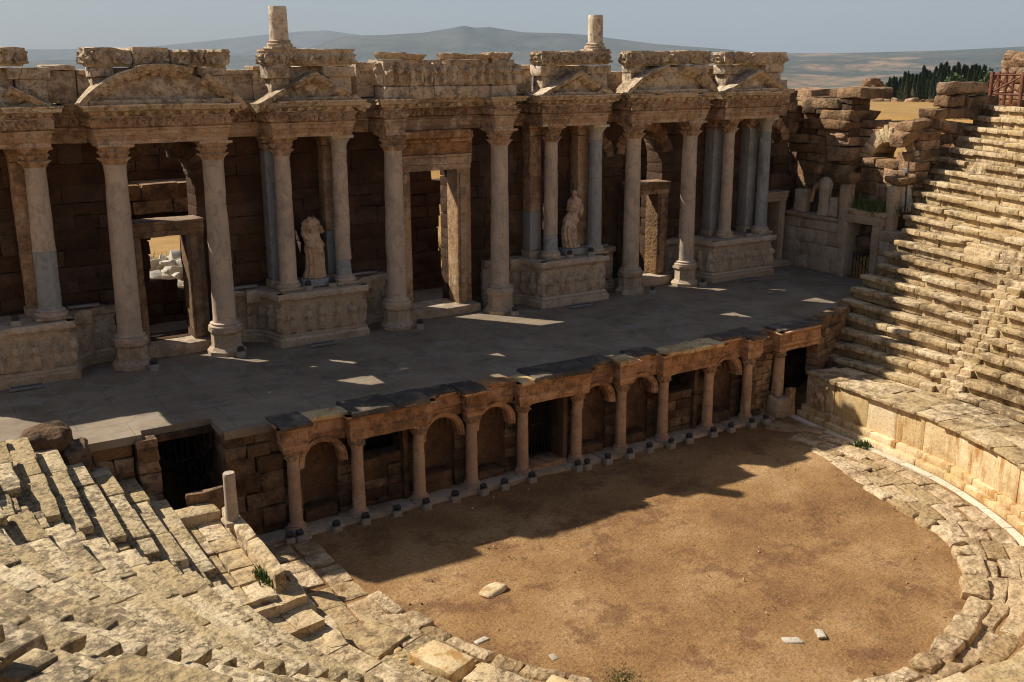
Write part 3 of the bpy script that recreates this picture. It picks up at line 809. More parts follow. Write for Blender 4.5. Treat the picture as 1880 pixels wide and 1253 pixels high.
# ================================================================== FLOODLIGHTS
def make_flood(x, y, z, label, group, block=True):
    root = thing('floodlight', label, 'floodlight', (x, y, z), group)
    o = np.array((x, y, z))
    zb = .2 if block else .02
    if block: MB().block(o + (-.14, -.12, -.02), o + (.14, .12, .2), .02, .012).build('concrete_base', M['torch_block'], root)
    mb = MB()
    for s in (-1, 1): mb.block(o + (s * .12 - .01, -.02, zb), o + (s * .12 + .01, .02, zb + .13), .004, 0, (1, 1, 1))
    mb.block(o + (-.13, -.02, zb), o + (.13, .02, zb + .015), .004, 0, (1, 1, 1)); mb.build('bracket', M['lamp'], root)
    mb = MB().block(o + (-.1, -.07, zb + .05), o + (.1, .07, zb + .17), .02, 0, (2, 2, 2), rot=(0, .5, 0)); lh = mb.build('lamp_head', M['lamp'], root)
    MB().block(o + (-.085, .06, zb + .09), o + (.085, .07, zb + .17), .005, 0, (1, 1, 1), rot=(0, .5, 0)).build('glass', M['glass'], lh)
    return root
f0 = None
ORD = ['first', 'second', 'third', 'fourth', 'fifth', 'sixth', 'seventh', 'eighth', 'ninth', 'tenth', 'eleventh', 'twelfth', 'thirteenth', 'fourteenth', 'fifteenth', 'sixteenth', 'seventeenth', 'eighteenth', 'nineteenth', 'twentieth', 'twenty-first', 'twenty-second', 'twenty-third', 'twenty-fourth']
fx = [8.8, 9.1, 10.25, 11.2, 12.25, 13.25, 14.3, 15.35, 16.15, 17.2, 19.1, 19.45, 20.35, 21.3, 22.25, 23.2, 24.1, 25.3, 26.2, 27.25, 28.0]
for i, x in enumerate(fx):
    lab = 'small black floodlight on a concrete cube along the arcade step, %s from the left end' % ORD[i]
    y = 26.32 + R.uniform(-.04, .04)
    if f0 is None: f0 = make_flood(x, y, -3.5, lab, 'floodlights along the arcade step')
    else: copy_tree(f0, (x, y, -3.5), lab, R.uniform(-.3, .3))
for x, y, t in ((7.15, 34.35, 'left of the left doorway'), (10.15, 34.35, 'right of the left doorway'), (17.3, 34.5, 'left of the central doorway'), (21.55, 34.3, 'right of the central doorway'), (28.9, 34.4, 'left of the right doorway'), (31.9, 34.4, 'right of the right doorway')):
    copy_tree(f0, (x, y, 0.0), 'black floodlight on the stage at the foot of the column %s' % t, R.uniform(-.4, .4))['group'] = 'floodlights on the stage'
for x, t in ((3.2, 'thick far left column'), (13.0, 'headless statue'), (13.95, 'column right of the headless statue'), (24.75, 'hooded statue'), (25.85, 'grey column by the hooded statue'), (35.2, 'columns of the rightmost podium')):
    copy_tree(f0, (x, 34.98, 1.93), 'floodlight block on the podium edge in front of the %s' % t, R.uniform(-.4, .4))['group'] = 'floodlights on the podiums'
b0 = None
for x, y, z, t in ((3.2, 34.3, 0, 'on the stage before the far left podium'), (13.15, 34.15, 0, 'on the stage below the headless statue'), (24.7, 34.05, 0, 'on the stage below the hooded statue'), (34.7, 34.1, 0, 'on the stage below the rightmost podium'),
                   (5.45, 36.25, 2.0, 'on the curved wall left of the left doorway'), (11.0, 36.3, 2.0, 'on the curved wall right of the left doorway'), (15.85, 36.3, 2.0, 'on the curved wall left of the central doorway'), (27.2, 36.3, 2.0, 'on the curved wall left of the right doorway'), (1.9, 35.4, 2.0, 'on the far left podium beside its column')):
    lab = 'long grey strip light %s' % t
    if b0 is None:
        b0 = thing('strip_light', lab, 'strip light', (x, y, z), 'strip lights')
        hs = MB().block((x - .5, y - .1, z + .03), (x + .5, y + .1, z + .12), .01, 0, (3, 1, 1)).build('housing', M['bar'], b0)
        MB().block((x - .46, y - .07, z + .12), (x + .46, y + .07, z + .14), .005, 0, (1, 1, 1)).build('cover_glass', M['glass'], hs)
        mb = MB()
        for s in (-.35, .35): mb.block((x + s - .03, y - .08, z - .01), (x + s + .03, y + .08, z + .03), .005, 0, (1, 1, 1))
        mb.build('foot', M['bar'], b0)
    else: copy_tree(b0, (x, y, z), lab, R.uniform(-.08, .08))

# ================================================================== STAGE FLOOR
def slabmat():
    t = NT('stage_floor_slabs')
    c = t.ramp(t.noise(.5, 6, .6), [(.3, (.225, .17, .118)), (.7, (.37, .29, .205))])
    c = t.mix(t.ramp(t.noise(1.1, 7, .65), [(.5, (0, 0, 0)), (.7, (.7, .7, .7))]), c, (.14, .125, .11))
    b = t.N.new('ShaderNodeTexBrick'); b.inputs['Scale'].default_value = 1.; b.inputs['Brick Width'].default_value = 2.6; b.inputs['Row Height'].default_value = 2.1
    b.inputs['Mortar Size'].default_value = .02; b.inputs['Mortar Smooth'].default_value = .6; b.inputs['Color1'].default_value = (1, 1, 1, 1); b.inputs['Color2'].default_value = (.66, .66, .66, 1); b.inputs['Mortar'].default_value = (.25, .24, .23, 1)
    t.link(t.geo.outputs['Position'], b.inputs['Vector'])
    c = t.mix(.55, c, b.outputs['Color'], 'MULTIPLY')
    c = t.mix(t.ramp(t.noise(.8, 8, .7, None, .6), [(.52, (0, 0, 0)), (.6, (.6, .6, .6))]), c, (.32, .28, .23))
    c = t.mix(.5, c, t.ramp(t.noise(40, 4, .7), [(.3, (.6, .6, .6)), (.7, (1.2, 1.2, 1.2))]), 'MULTIPLY')
    return t.done(c, t.bump(t.noise(9, 6, .6), .35, .02), .8)
M['floor'] = slabmat()
fo = [(-4, 28.15), (5.35, 28.15), (5.4, 28.5), (7.36, 28.5), (7.36, 27.08), (8.95, 27.08), (9.0, 27.25), (28.4, 27.25), (29.2, 27.35), (31.4, 27.2), (33.8, 27.75), (36.6, 29.2), (38.2, 30.4), (39.3, 30.9), (39.3, 42.5), (-4, 42.5)]
mb = MB(); n = len(fo)
mb.V += [np.array([(x, y, 0.) for x, y in fo] + [(x, y, -.24) for x, y in fo])]; mb.n = 2 * n
mb.G += [list(range(n)), list(range(2 * n - 1, n - 1, -1))] + [[i, n + i, n + (i + 1) % n, (i + 1) % n] for i in range(n)]
structure(mb.build('stage_floor', M['floor'], smooth_=False))

# ================================================================== STAGE FRONT (arcade facing the orchestra)
HX = [9.24, 11.26, 13.34, 15.25, 17.22, 19.43, 21.37, 23.31, 25.5, 27.5]
front = thing('arcade_wall', 'low orange stone arcade with shell niches facing the dirt orchestra', 'wall', (18.4, 27.3, -3.5))
kinds = ['A', 'R', 'A', 'A', 'D', 'A', 'A', 'R', 'A']
NR = .56; ZS = -1.42
def front_open(z):
    o = []
    for i, k in enumerate(kinds):
        c = (HX[i] + HX[i + 1]) / 2 - .05
        if k == 'A': o += arch_iv(c, NR, ZS)(z) if z < ZS + NR else []
        elif k == 'R' and -1.85 < z < -.95: o.append((c - .68, c + .68))
        elif k == 'D' and z < -.95: o.append((c - .72, c + .72))
    return o
mb = MB(); masonry(mb, 9.0, 29.0, -3.5, -.3, 27.3, .7, course=(.28, .42), length=(.5, 1.), openings=front_open, jit=.025, am=.02)
mb.build('masonry', M['rubble'], front)
for i, k in enumerate(kinds):
    c = (HX[i] + HX[i + 1]) / 2 - .05
    if k == 'A':
        th = np.linspace(PI, 2 * PI, 25)[:, None]
        zz = np.linspace(-3.45, ZS, 12)[None]
        dn = np.array([.95])
        P = np.stack([c + NR * np.cos(th) + 0 * zz, 27.35 - NR * np.sin(th) * .95 + 0 * zz, zz + 0 * th], -1)
        P += .02 * n3(P, 2.5, 3)
        mb = MB().grid(P, flip=True)
        ph = np.linspace(0, PI / 2, 10)[None]
        rr = NR * (1 + .05 * np.cos(th * 18))
        P = np.stack([c + rr * np.cos(th) * np.cos(ph), 27.35 - rr * np.sin(th) * np.cos(ph) * .95, ZS + rr * np.sin(ph) + 0 * th], -1)
        mb.grid(P, flip=True); ni = mb.build('niche', M['niche'], front)
        # archivolt hood
        pts = [(c + .66 * math.cos(a), ZS + .66 * math.sin(a)) for a in np.linspace(0, PI, 25)]
        pts = [(c + .66, ZS - .12)] + pts + [(c - .66, ZS - .12)]
        prof = [(-.10, 27.6), (-.10, 27.06), (-.05, 27.02), (-.04, 26.99), (.04, 26.97), (.06, 26.93), (.1, 26.93), (.1, 27.6)]
        MB().sweep(pts, prof, .07, am=.01, M=lambda P: np.stack([P[..., 0], P[..., 2], P[..., 1]], -1)).build('arch_hood', M['hypo'], ni)
        MB().block((c - .62, 27.15, -3.45), (c + .45, 27.75, -3.0 + R.uniform(-.1, .25)), .06, .05, (4, 3, 2)).build('loose_fill', M['rubble'], ni)
    elif k == 'R':
        for q in (c - .84, c + .66): MB().block((q, 27.16, -3.4), (q + .18, 27.35, -.95), .02, .015, (1, 1, 6)).build('window_jamb', M['rubble'], front)
        if i > 5:
            g = MB()
            for q in np.linspace(c - .55, c + .55, 9): g.tube([(q, 27.55, -1.85), (q, 27.55, -.95)], .014, 6)
            g.build('window_grille', M['iron'], front)
    else:
        for q in (c - .9, c + .72): MB().block((q, 27.1, -3.4), (q + .18, 27.9, -.95), .02, .012, (1, 2, 6)).build('door_jamb', M['niche'], front)
        MB().block((c - .8, 26.95, -3.4), (c + .8, 27.9, -3.28), .02, .012, (4, 2, 1)).build('threshold', M['hypo'], front)
        root = thing('iron_gate', 'dark barred iron gate in the central bay of the low arcade', 'gate', (c, 27.8, -3.3))
        g = MB()
        for q in np.linspace(c - .68, c + .68, 11): g.tube([(q, 27.8, -3.27), (q, 27.8, -.98)], .017, 6)
        g.build('bars', M['iron'], root)
        g = MB()
        for z in (-3.2, -2.1, -1.05): g.block((c - .71, 27.775, z - .025), (c + .71, 27.825, z + .025), .005, 0, (1, 1, 1))
        g.build('rails', M['iron'], root)
# back of the passage behind the openings
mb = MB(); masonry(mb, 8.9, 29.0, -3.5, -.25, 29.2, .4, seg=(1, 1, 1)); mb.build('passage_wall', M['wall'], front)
# paved step under the columns
mb = MB(); u = 8.0
while u < 28.6:
    l = R.uniform(1.0, 1.9); mb.block((u, 26.5 + R.uniform(-.03, .03), -3.62), (u + l - .012, 27.4, -3.38 + R.uniform(-.015, .015)), .03, .012, (5, 3, 1)); u += l
mb.build('step', M['podium'], front)
# entablature with projecting bays
HE = lambda dep: [(-dep, -.84), (0, -.84), (0, -.73), (.025, -.72), (.025, -.62), (.05, -.61), (.06, -.54), (.02, -.52), (.02, -.46), (.02, -.40), (.02, -.34), (.02, -.28), (.02, -.22), (.07, -.19), (.1, -.12), (.17, -.09), (.18, -.02), (-dep, -.005)]
ys, yb = 26.62, 27.02
segs = []
outs = [(HX[0] - .35, HX[0] + .35), (HX[1] - .3, HX[2] + .3), (HX[3] - .32, HX[3] + .32), (HX[4] - .3, HX[5] + .3), (HX[6] - .32, HX[6] + .32), (HX[7] - .3, HX[8] + .3), (HX[9] - .35, HX[9] + .35)]
for q, (a, b) in enumerate(outs):
    dep = min(.3, (b - a) * .42)
    mb = MB().sweep([(a, yb + .35), (a, ys), (b, ys), (b, yb + .35)], HE(dep), .05, scroll(-.5, -.22, .035, .36), am=.014, chip=.2)
    if b - a > 1: mb.block((a + dep - .02, ys + dep - .02, -.8), (b - dep + .02, 27.35, -.05), .02, .01)
    mb.build('projecting_entablature', M['hypo'], front)
    if q: 
        a0 = outs[q - 1][1] + .02
        MB().sweep([(a0, yb), (a - .02, yb)], HE(.35), .05, scroll(-.5, -.22, .035, .36), am=.014, chip=.25).build('recessed_entablature', M['hypo'], front)
# cap slabs: black crusted, grey and pale ones
caps = [(8.75, 9.75, 26.4, 27.6, 'capstone'), (9.7, 11.0, 26.75, 27.35, 'panel'), (10.95, 12.4, 26.4, 27.6, 'capstone'), (12.4, 13.6, 26.45, 27.6, 'capstone'), (13.6, 14.75, 26.85, 27.6, 'capstone'), (14.75, 15.6, 26.45, 27.6, 'capstone'),
        (15.65, 16.85, 26.8, 27.3, 'hypo'), (16.85, 17.35, 26.38, 27.3, 'panel'), (17.4, 19.75, 26.42, 27.6, 'capstone'), (19.8, 20.9, 26.85, 27.6, 'capstone'), (20.95, 21.75, 26.45, 27.2, 'panel'), (21.75, 23.0, 26.9, 27.6, 'capstone'), (23.0, 24.3, 26.42, 27.3, 'panel'), (24.3, 25.75, 26.4, 27.35, 'panel'),
        (25.8, 27.1, 26.85, 27.6, 'capstone'), (27.1, 27.9, 26.4, 27.6, 'capstone')]
for a, b, y0, y1, mt in caps:
    MB().block((a + .01, y0, -.09), (b - .01, y1 + R.uniform(-.1, .1), R.uniform(.05, .10)), .03, .022, (7, 4, 2), ns=2.9, skew=.05).build('cap_slab', M[mt], front)
hl = ['orange arcade column at the left end, beside the rough dark masonry', 'arcade column left of the first walled window', 'arcade column right of the first walled window', 'patched arcade column with a dark ringed foot', 'arcade column left of the iron gate', 'arcade column right of the iron gate',
      'arcade column between the two arched niches right of the gate', 'arcade column left of the grilled window', 'arcade column right of the grilled window', 'last arcade column, before the rough stone patch at the right']
def small_col(x, y, lab, r=.20, z0=-3.4, zc=-1.16):
    root = thing('arcade_column', lab, 'column', (x, y, z0), 'short columns of the low arcade')
    MB().block((x - .31, y - .31, z0), (x + .31, y + .31, z0 + .07), .02, .01).build('plinth', M['podium'], root)
    MB().lathe([(q, z + z0 + .07) for q, z in base_prof(r, .14)], 24, (x, y, 0), am=.006).build('base', M['hypo_col'], root)
    shaft(root, z0 + .2, zc, r, r * .88, 'hypo_col', seed=int(x * 10), crack=x < 20)
    c = bpy.data.objects.new('capital', CAP); COL.objects.link(c); c.parent = root
    c.scale = (.62, .62, .50); c.location = (0, 0, zc - z0)
for x, lab in zip(HX, hl): small_col(x, 26.93, lab)
small_col(29.2, 26.95, 'thicker column holding the corner beam at the right end of the arcade', .25, -3.45, -1.14)
beam = thing('corner_beam', 'carved corner beam resting on the thick column at the right end of the arcade', 'beam', (30, 26.9, -.84))
MB().sweep([(28.85, 28.0), (28.85, 26.62), (31.25, 26.75)], HE(.35), .06, scroll(-.5, -.22, .04, .4), am=.018, chip=.3).build('architrave', M['hypo'], beam)
MB().block((28.75, 26.6, -.02), (31.3, 27.5, .06), .04, .03, (6, 3, 1)).build('cap_slab', M['capstone'], beam)
rm = thing('corner_masonry', 'rough squared blocks at the right end of the arcade, running on to the seats', 'wall', (31, 27.5, -3.5))
mb = MB(); masonry(mb, 27.65, 28.85, -3.5, -.05, 26.98, .6, course=(.2, .32), length=(.25, .5), jit=.04, am=.03, seg=(2, 1, 2)); mb.build('patch', M['ruin'], rm)
mb = MB(); 
def lineface(x0, y0, x1, y1):
    d = math.hypot(x1 - x0, y1 - y0); c, s = (x1 - x0) / d, (y1 - y0) / d
    return d, (lambda P: np.stack([x0 + P[..., 0] * c - P[..., 1] * s, y0 + P[..., 0] * s + P[..., 1] * c, P[..., 2]], -1))
d, fnl = lineface(31.3, 26.85, 33.9, 27.7); masonry(mb, 0, d, -2.2, .12, 0, .5, fnl, course=(.25, .36), length=(.35, .7), jit=.05, am=.03, seg=(2, 1, 2))
d, fnl = lineface(33.9, 27.75, 36.8, 29.3); masonry(mb, 0, d, -.4, .1, 0, .5, fnl, course=(.3, .4), length=(.4, .8), jit=.05, am=.03, seg=(2, 1, 2))
mb.build('rough_courses', M['ruin'], rm)
mb = MB(); masonry(mb, 28.9, 33.5, -3.6, -.26, 29.0, .5, seg=(1, 1, 1)); mb.build('passage_back', M['wall'], rm)

# rough masonry and gateway at the left end of the stage front
lf = thing('left_foundation', 'dark rough masonry holding up the left end of the stage, with a tall black passage', 'wall', (6, 28, -3.5))
mb = MB(); masonry(mb, 7.37, 9.02, -3.6, -.1, 27.1, .6, course=(.35, .6), length=(.45, .95), jit=.06, am=.05); mb.build('masonry', M['rubble'], lf)
mb = MB(); masonry(mb, -34., -27.15, -3.6, -.25, 0, .5, facing_left(7.4), course=(.35, .55), length=(.5, .9), jit=.04, am=.04); mb.build('passage_side', M['rubble'], lf)
mb = MB(); masonry(mb, -2, 5.1, -2.6, -.1, 28.25, .7, course=(.3, .5), length=(.35, .8), jit=.06, am=.05); mb.build('masonry', M['ruin'], lf)
mb = MB(); masonry(mb, 5.15, 5.75, -3.0, -.12, 28.0, .9, course=(.3, .45), length=(.6, .7), jit=.04, am=.05); mb.build('pier', M['ruin'], lf)
mb = MB(); masonry(mb, -34, -28.8, -3.6, -.25, 0, .4, lambda P: np.stack([5.75 - P[:, 1], P[:, 0] * -1, P[:, 2]], -1), seg=(1, 1, 1)); mb.build('passage_side', M['wall'], lf)
mb = MB().block((5.4, 28.42, -.42), (7.5, 28.75, -.2), .03, .02, (6, 2, 1)); mb.build('lintel', M['rubble'], lf)
mb = MB(); masonry(mb, 5.2, 7.8, -3.6, -.25, 33.8, .4, seg=(1, 1, 1)); mb.build('passage_back', M['wall'], lf)
g = thing('passage_grille', 'dark iron bars hanging in the black passage at the left end of the stage', 'grille', (6.6, 28.9, -3.4))
q = MB()
for x in np.linspace(5.85, 7.3, 9): q.tube([(x, 28.9, -3.4), (x, 28.9, -.45)], .015, 6)
q.build('bars', M['iron'], g)
q = MB()
for z in (-.55, -1.3): q.block((5.8, 28.88, z), (7.35, 28.92, z + .04), .004, 0, (1, 1, 1))
q.build('rails', M['iron'], g)

# ================================================================== RIGHT RETURN WALL AND RUINS
rw = thing('return_wall', 'shaded wall closing the right end of the stage, with a dark doorway', 'wall', (39.2, 33.5, 0))
mb = MB(); masonry(mb, -36.6, -29.6, 0, 2.5, 0, .9, facing_left(39.15), openings=lambda z: [(-32.4, -30.9)] if z < 2.7 else [], course=(.5, .8), length=(.8, 1.6), jit=.015)
mb.build('masonry', M['podium'], rw)
MB().sweep([(39.15, 36.5), (39.15, 32.9)], [(-.7, 2.5), (.0, 2.5), (.05, 2.56), (.14, 2.62), (.15, 2.76), (-.7, 2.78)], .1, am=.02, chip=.4).build('cornice', M['podium'], rw)
for a, b, nm in ((-32.75, -32.38, 'door_jamb'), (-30.92, -30.55, 'door_jamb')):
    MB().block((a, -.08, 0), (b, .9, 2.7), .02, .012, (2, 3, 6), facing_left(39.1)).build(nm, M['podium'], rw)
MB().block((-32.85, -.12, 2.7), (-30.45, .9, 3.08), .03, .02, (6, 3, 2), facing_left(39.1)).build('lintel', M['podium'], rw)
MB().block((-32.9, -.05, 3.08), (-30.4, 1.2, 3.3), .05, .03, (6, 3, 1), facing_left(39.1)).build('coping', M['seat'], rw)
q = MB()
for y in np.linspace(31.0, 32.3, 8): q.tube([(39.6, y, 0), (39.6, y, 1.2)], .02, 6)
q.tube([(39.6, 30.95, .1), (39.6, 32.35, 1.1)], .02, 6); q.tube([(39.6, 30.95, 1.2), (39.6, 32.35, 1.2)], .02, 6)
gt = thing('doorway_gate', 'low rusty gate inside the dark doorway at the right end of the stage', 'gate', (39.6, 31.6, 0)); q.build('bars', M['iron'], gt)
mb = MB(); masonry(mb, -37, -29.9, 2.5, 5.6, 0, 1.0, facing_left(40.4), course=(.45, .75), length=(.6, 1.5), openings=lambda z: [(-33.6, -33.0)] if z > 4.6 else [], jit=.07, am=.05)
mb.build('upper_masonry', M['ruin'], rw)
mb = MB(); masonry(mb, -33.8, -30.2, 5.6, 7.3, 0, 1.3, facing_left(41.1), course=(.3, .5), length=(.5, 1.0), openings=arch_iv(-31.9, .95, 5.5), top=lambda u: 7.6 - .25 * abs(u + 32.4), jit=.07, am=.05)
mb.build('upper_masonry', M['ruin'], rw)
va = thing('vault_arch', 'ruined vault arch of wedge stones with a sunlit ochre hollow, above the right return wall', 'arch', (41.1, 31.9, 5.5))
mb = MB()
for a in np.linspace(8, 172, 17):
    t = math.radians(a)
    def fn(P, t=t):
        r, w = P[:, 0], P[:, 2]
        return np.stack([40.95 + P[:, 1], 31.9 + r * math.cos(t) - w * math.sin(t), 5.45 + r * math.sin(t) + w * math.cos(t)], -1)
    mb.block((.93, R.uniform(-.08, .06), -.12), (1.62 + R.uniform(-.12, .1), 1.6, .12), .03, .03, (3, 3, 2), fn)
mb.build('voussoirs', M['seat'], va)
mb = MB(); masonry(mb, -33.4, -30.4, 4.5, 6.8, 0, .4, facing_left(44.2), jit=.05, am=.04); mb.build('inner_wall', M['hypo'], va)
mb = MB(); masonry(mb, -37.5, -33.7, 5.6, 6.5, 0, 1.6, facing_left(40.3), course=(.4, .6), length=(.8, 1.8), jit=.12, am=.07)
mb.build('upper_masonry', M['ruin'], rw)
sl = [(40.4, 33.1, 8.35, 42.6, 35.3, 8.8, 'wide flat slab topping the ruined corner right of the stage gables'), (40.3, 34.6, 7.8, 42, 37.0, 8.28, 'long pale slab below the topping slab, next to the stage gables'), (40.2, 33.7, 7.32, 42.2, 35.5, 7.8, 'shorter block under the topping slab of the ruined corner'),
      (40.1, 33.8, 6.85, 42.2, 37.0, 7.3, 'broad slab across the middle of the ruined corner stack'), (40.2, 33.85, 6.42, 42, 35.7, 6.84, 'ochre overhanging block under the broad slab'), (40.6, 36.6, 8.2, 42, 38.0, 8.75, 'dark rubbly block behind the right end gable'), (40.1, 33.5, 5.35, 41.3, 34.8, 6.0, 'rounded block sticking out left of the vault arch'),
      (40.3, 35.2, 5.7, 41.6, 36.4, 6.45, 'shaded block low in the ruined corner')]
for a, b, c, d, e, f, lab in sl:
    o = MB().block((a, b, c), (d, e, f), .08, .09, (6, 6, 3), ns=1.4, rot=(R.uniform(-.06, .06), R.uniform(-.02, .02), R.uniform(-.02, .02)), skew=.06).build('fallen_block', M['ruin'])
    tag(o, lab, 'stone block', 'loose blocks of the right ruins')
mb = MB(); masonry(mb, -36.9, -33.8, 6.45, 8.3, 0, 1.2, facing_left(40.5), jit=.16, am=.08); mb.build('upper_masonry', M['rubble'], rw)
cl = [(43.1, 8.55, 46.0, 9.07, 0, 'long squared block on top of the stack by the timber railing'), (43.0, 7.97, 44.3, 8.5, 0, 'left block under the long squared block'), (44.5, 7.9, 47.0, 8.45, 0, 'rounded right block under the long squared block'), (42.1, 7.45, 46.1, 7.93, .0, 'long low block course beneath the railing stack'),
      (42.4, 6.75, 45.3, 7.3, -.13, 'big tilted slab leaning over the top seat rows'), (40.7, 6.6, 42.8, 7.0, 0, 'flat block right of the vault arch'), (40.4, 7.0, 42.0, 7.42, .05, 'flat cracked block on the shoulder of the vault arch'), (40.0, 6.4, 41.0, 6.95, .3, 'round boulder hanging at the edge of the vault arch'),
      (41.0, 6.0, 43.0, 6.55, .1, 'long boulder below the flat block of the arch'), (40.6, 5.25, 42.4, 6.0, 0, 'square ochre block behind the rusty pole'), (40.7, 4.87, 42.5, 5.25, 0, 'thin block under the square ochre block'), (43.0, 5.55, 44.5, 6.0, 0, 'small block against the left end of an upper seat row'),
      (42.4, 6.25, 43.8, 6.65, 0, 'narrow ochre wedge stone between boulders and seats'), (39.4, 4.63, 41.7, 4.95, 0, 'flat top stone on the pale wall stub by the pole'), (40.3, 2.3, 42.4, 3.3, 0, 'large block below the foot of the rusty pole'), (40.2, 1.65, 41.8, 2.3, 0, 'reddish block at the left end of the middle seat rows')]
for i, (a, c, d, f, tl, lab) in enumerate(cl):
    y0 = 30.5 if i not in (13,) else 30.0
    o = MB().block((a, y0 - .1, c), (d, y0 + .75, f), .09, .09, (6, 4, 3), ns=1.5, rot=(R.uniform(-.06, .06), R.uniform(-.03, .03), -tl), skew=.08).build('fallen_block', M['ruin'])
    tag(o, lab, 'stone block', 'loose blocks of the right ruins')
mb = MB()
for k in range(60):
    x = R.uniform(40, 47); z = 1.0 + (x - 39) * .86 + R.uniform(-1.4, -.3); s = R.uniform(.35, .7)
    mb.block((x - s, 31.0, z - .3), (x + s, 32.3, z + .3), .09, .08, (3, 3, 2), rot=(R.uniform(-.3, .3), 0, R.uniform(-.15, .15)))
mb.build('end_rubble', M['rubble'], rw)
mb = MB(); masonry(mb, 38.4, 42.0, 0, 7.9, 37.4, .8, openings=lambda z: arch_iv(39.75, 1.05, 5.7)(z) if 4.2 < z else [], jit=.1, am=.05, course=(.4, .7), top=lambda u: 8.4 - .2 * (u - 38))
mb.build('corner_masonry', M['rubble'], rw)
mb = MB(); masonry(mb, 38.0, 42.0, 3.5, 6.6, 38.8, .5, jit=.1, am=.06); mb.build('corner_backing', M['ruin'], rw)
arch_ring(rw, 39.75, 5.65, 1.02, 1.5, 37.3, 38.3, 'ruin', 15)
# relief fragments standing on the ledge
fg = thing('relief_fragment', 'broken standing figure fragment on the ledge of the right return wall', 'statue', (39.3, 34.2, 2.78), 'marble fragments on the right ledge')
MB().lathe([(.36, 0), (.34, .3), (.3, .8), (.33, 1.2), (.36, 1.5), (.3, 1.7), (.12, 1.85)], 24, (39.4, 34.15, 2.78), f=lambda T, z, r: r * (1 + .08 * np.cos(7 * T + z * 2)), am=.03, sx=.7).build('torso', M['podium'], fg)
MB().tube([(39.25, 34.5, 4.3), (39.1, 34.62, 4.0), (39.15, 34.75, 3.4)], [.12, .1, .12], 8).build('drapery', M['ruin'], fg)
MB().block((39.1, 34.35, 4.75), (39.45, 34.75, 5.2), .08, .06, (3, 3, 3)).build('upper_piece', M['ruin'], fg)
for a, b, c, d, lab in ((35.2, 35.95, 2.78, 3.9, 'pale rectangular slab left of the figure fragment on the right ledge'), (33.2, 33.7, 2.78, 3.7, 'grey slab stub right of the figure fragment on the right ledge')):
    o = MB().block((39.2, a, c), (39.6, b, d), .05, .03, (3, 4, 5)).build('slab_fragment', M['podium']); tag(o, lab, 'slab', 'marble fragments on the right ledge')
pl = thing('broken_pilaster', 'pale broken pilaster with crumbling capital left of the weeds', 'pilaster', (39.2, 32.7, 2.7))
MB().block((39.0, 32.45, 1.4), (39.5, 32.95, 4.5), .05, .03, (3, 3, 10)).build('shaft', M['podium'], pl); MB().block((38.85, 32.25, 4.5), (39.6, 33.15, 5.0), .1, .08, (4, 4, 3)).build('capital', M['ruin'], pl)
pl = thing('broken_pilaster', 'rounded grey pilaster stub right of the weeds, beside a pale block', 'pilaster', (39.5, 30.2, 1.5))
MB().block((39.3, 30.05, 1.5), (39.8, 30.55, 4.6), .2, .03, (3, 3, 10)).build('shaft', M['podium'], pl)
o = MB().block((39.9, 29.95, 3.35), (41.2, 30.7, 4.6), .06, .04, (4, 3, 4), skew=.1).build('pale_block', M['white_block']); tag(o, 'pale squared block behind the foot of the rusty pole', 'stone block')
o = MB().block((41.0, 29.4, 3.2), (41.6, 29.8, 3.55), .15, .06, (3, 3, 3)).build('loose_stone', M['white_block']); tag(o, 'small whitish loose stone on the seats right of the pale block', 'stone')
po = thing('lamp_pole', 'thin rusty pole with a small lamp box standing on a block by the seats', 'lamp pole', (40, 29.95, 3.4))
MB().tube([(39.98, 29.95, 3.3), (39.9, 29.95, 5.95)], .035, 8).build('pole', M['rustpole'], po)
MB().block((39.74, 29.88, 5.15), (39.87, 30.02, 5.38), .02, 0).build('lamp_box', M['bar'], po)
MB().block((39.8, 29.8, 3.28), (40.2, 30.15, 3.36), .02, 0).build('foot_plate', M['rustpole'], po)
def weeds(name, cx, cy, cz, rx, ry, h, n, label, cat='weeds'):
    root = thing(name, label, cat, (cx, cy, cz))
    mb = MB()
    for k in range(n):
        x, y = cx + R.normal(0, rx * .45), cy + R.normal(0, ry * .45); hh = h * R.uniform(.4, 1); a = R.uniform(0, 2 * PI); l = R.uniform(.2, .7) * hh; w = R.uniform(.018, .035)
        c, s = math.cos(a), math.sin(a)
        V = []
        for t, ww in ((0, .5), (.5, 1), (1, .1)): 
            px, py, pz = x + c * l * t * t, y + s * l * t * t, cz + hh * t
            V += [(px - s * w * ww, py + c * w * ww, pz), (px + s * w * ww, py - c * w * ww, pz)]
        mb.add(V, np.array([[0, 1, 3, 2], [2, 3, 5, 4]]))
    mb.build('leaves', M['weed'], root)
weeds('weed_clump', 39.6, 31.5, 3.28, .5, 1.3, .55, 700, 'bright green weeds growing on the ledge above the right stage doorway')
# boulders at the left end
for a, b, lab in (((2.3, 28.0, -.5), (3.45, 29.1, .55), 'dark rough boulder at the stage edge above the left seats'), ((3.0, 27.75, -.9), (4.0, 28.6, .05), 'dark jagged boulder right of the biggest stage edge boulder'), ((1.2, 28.2, -.6), (2.3, 29.2, .2), 'shaded boulder at the left frame edge beside the stage')):
    o = MB().block(a, b, .3, .16, (7, 7, 6), ns=1.3, skew=.15, rot=(.3, .1, .1)).build('boulder', M['rubble']); tag(o, lab, 'boulder', 'boulders at the left stage edge'); o.data.materials.clear(); o.data.materials.append(M['rubble'])

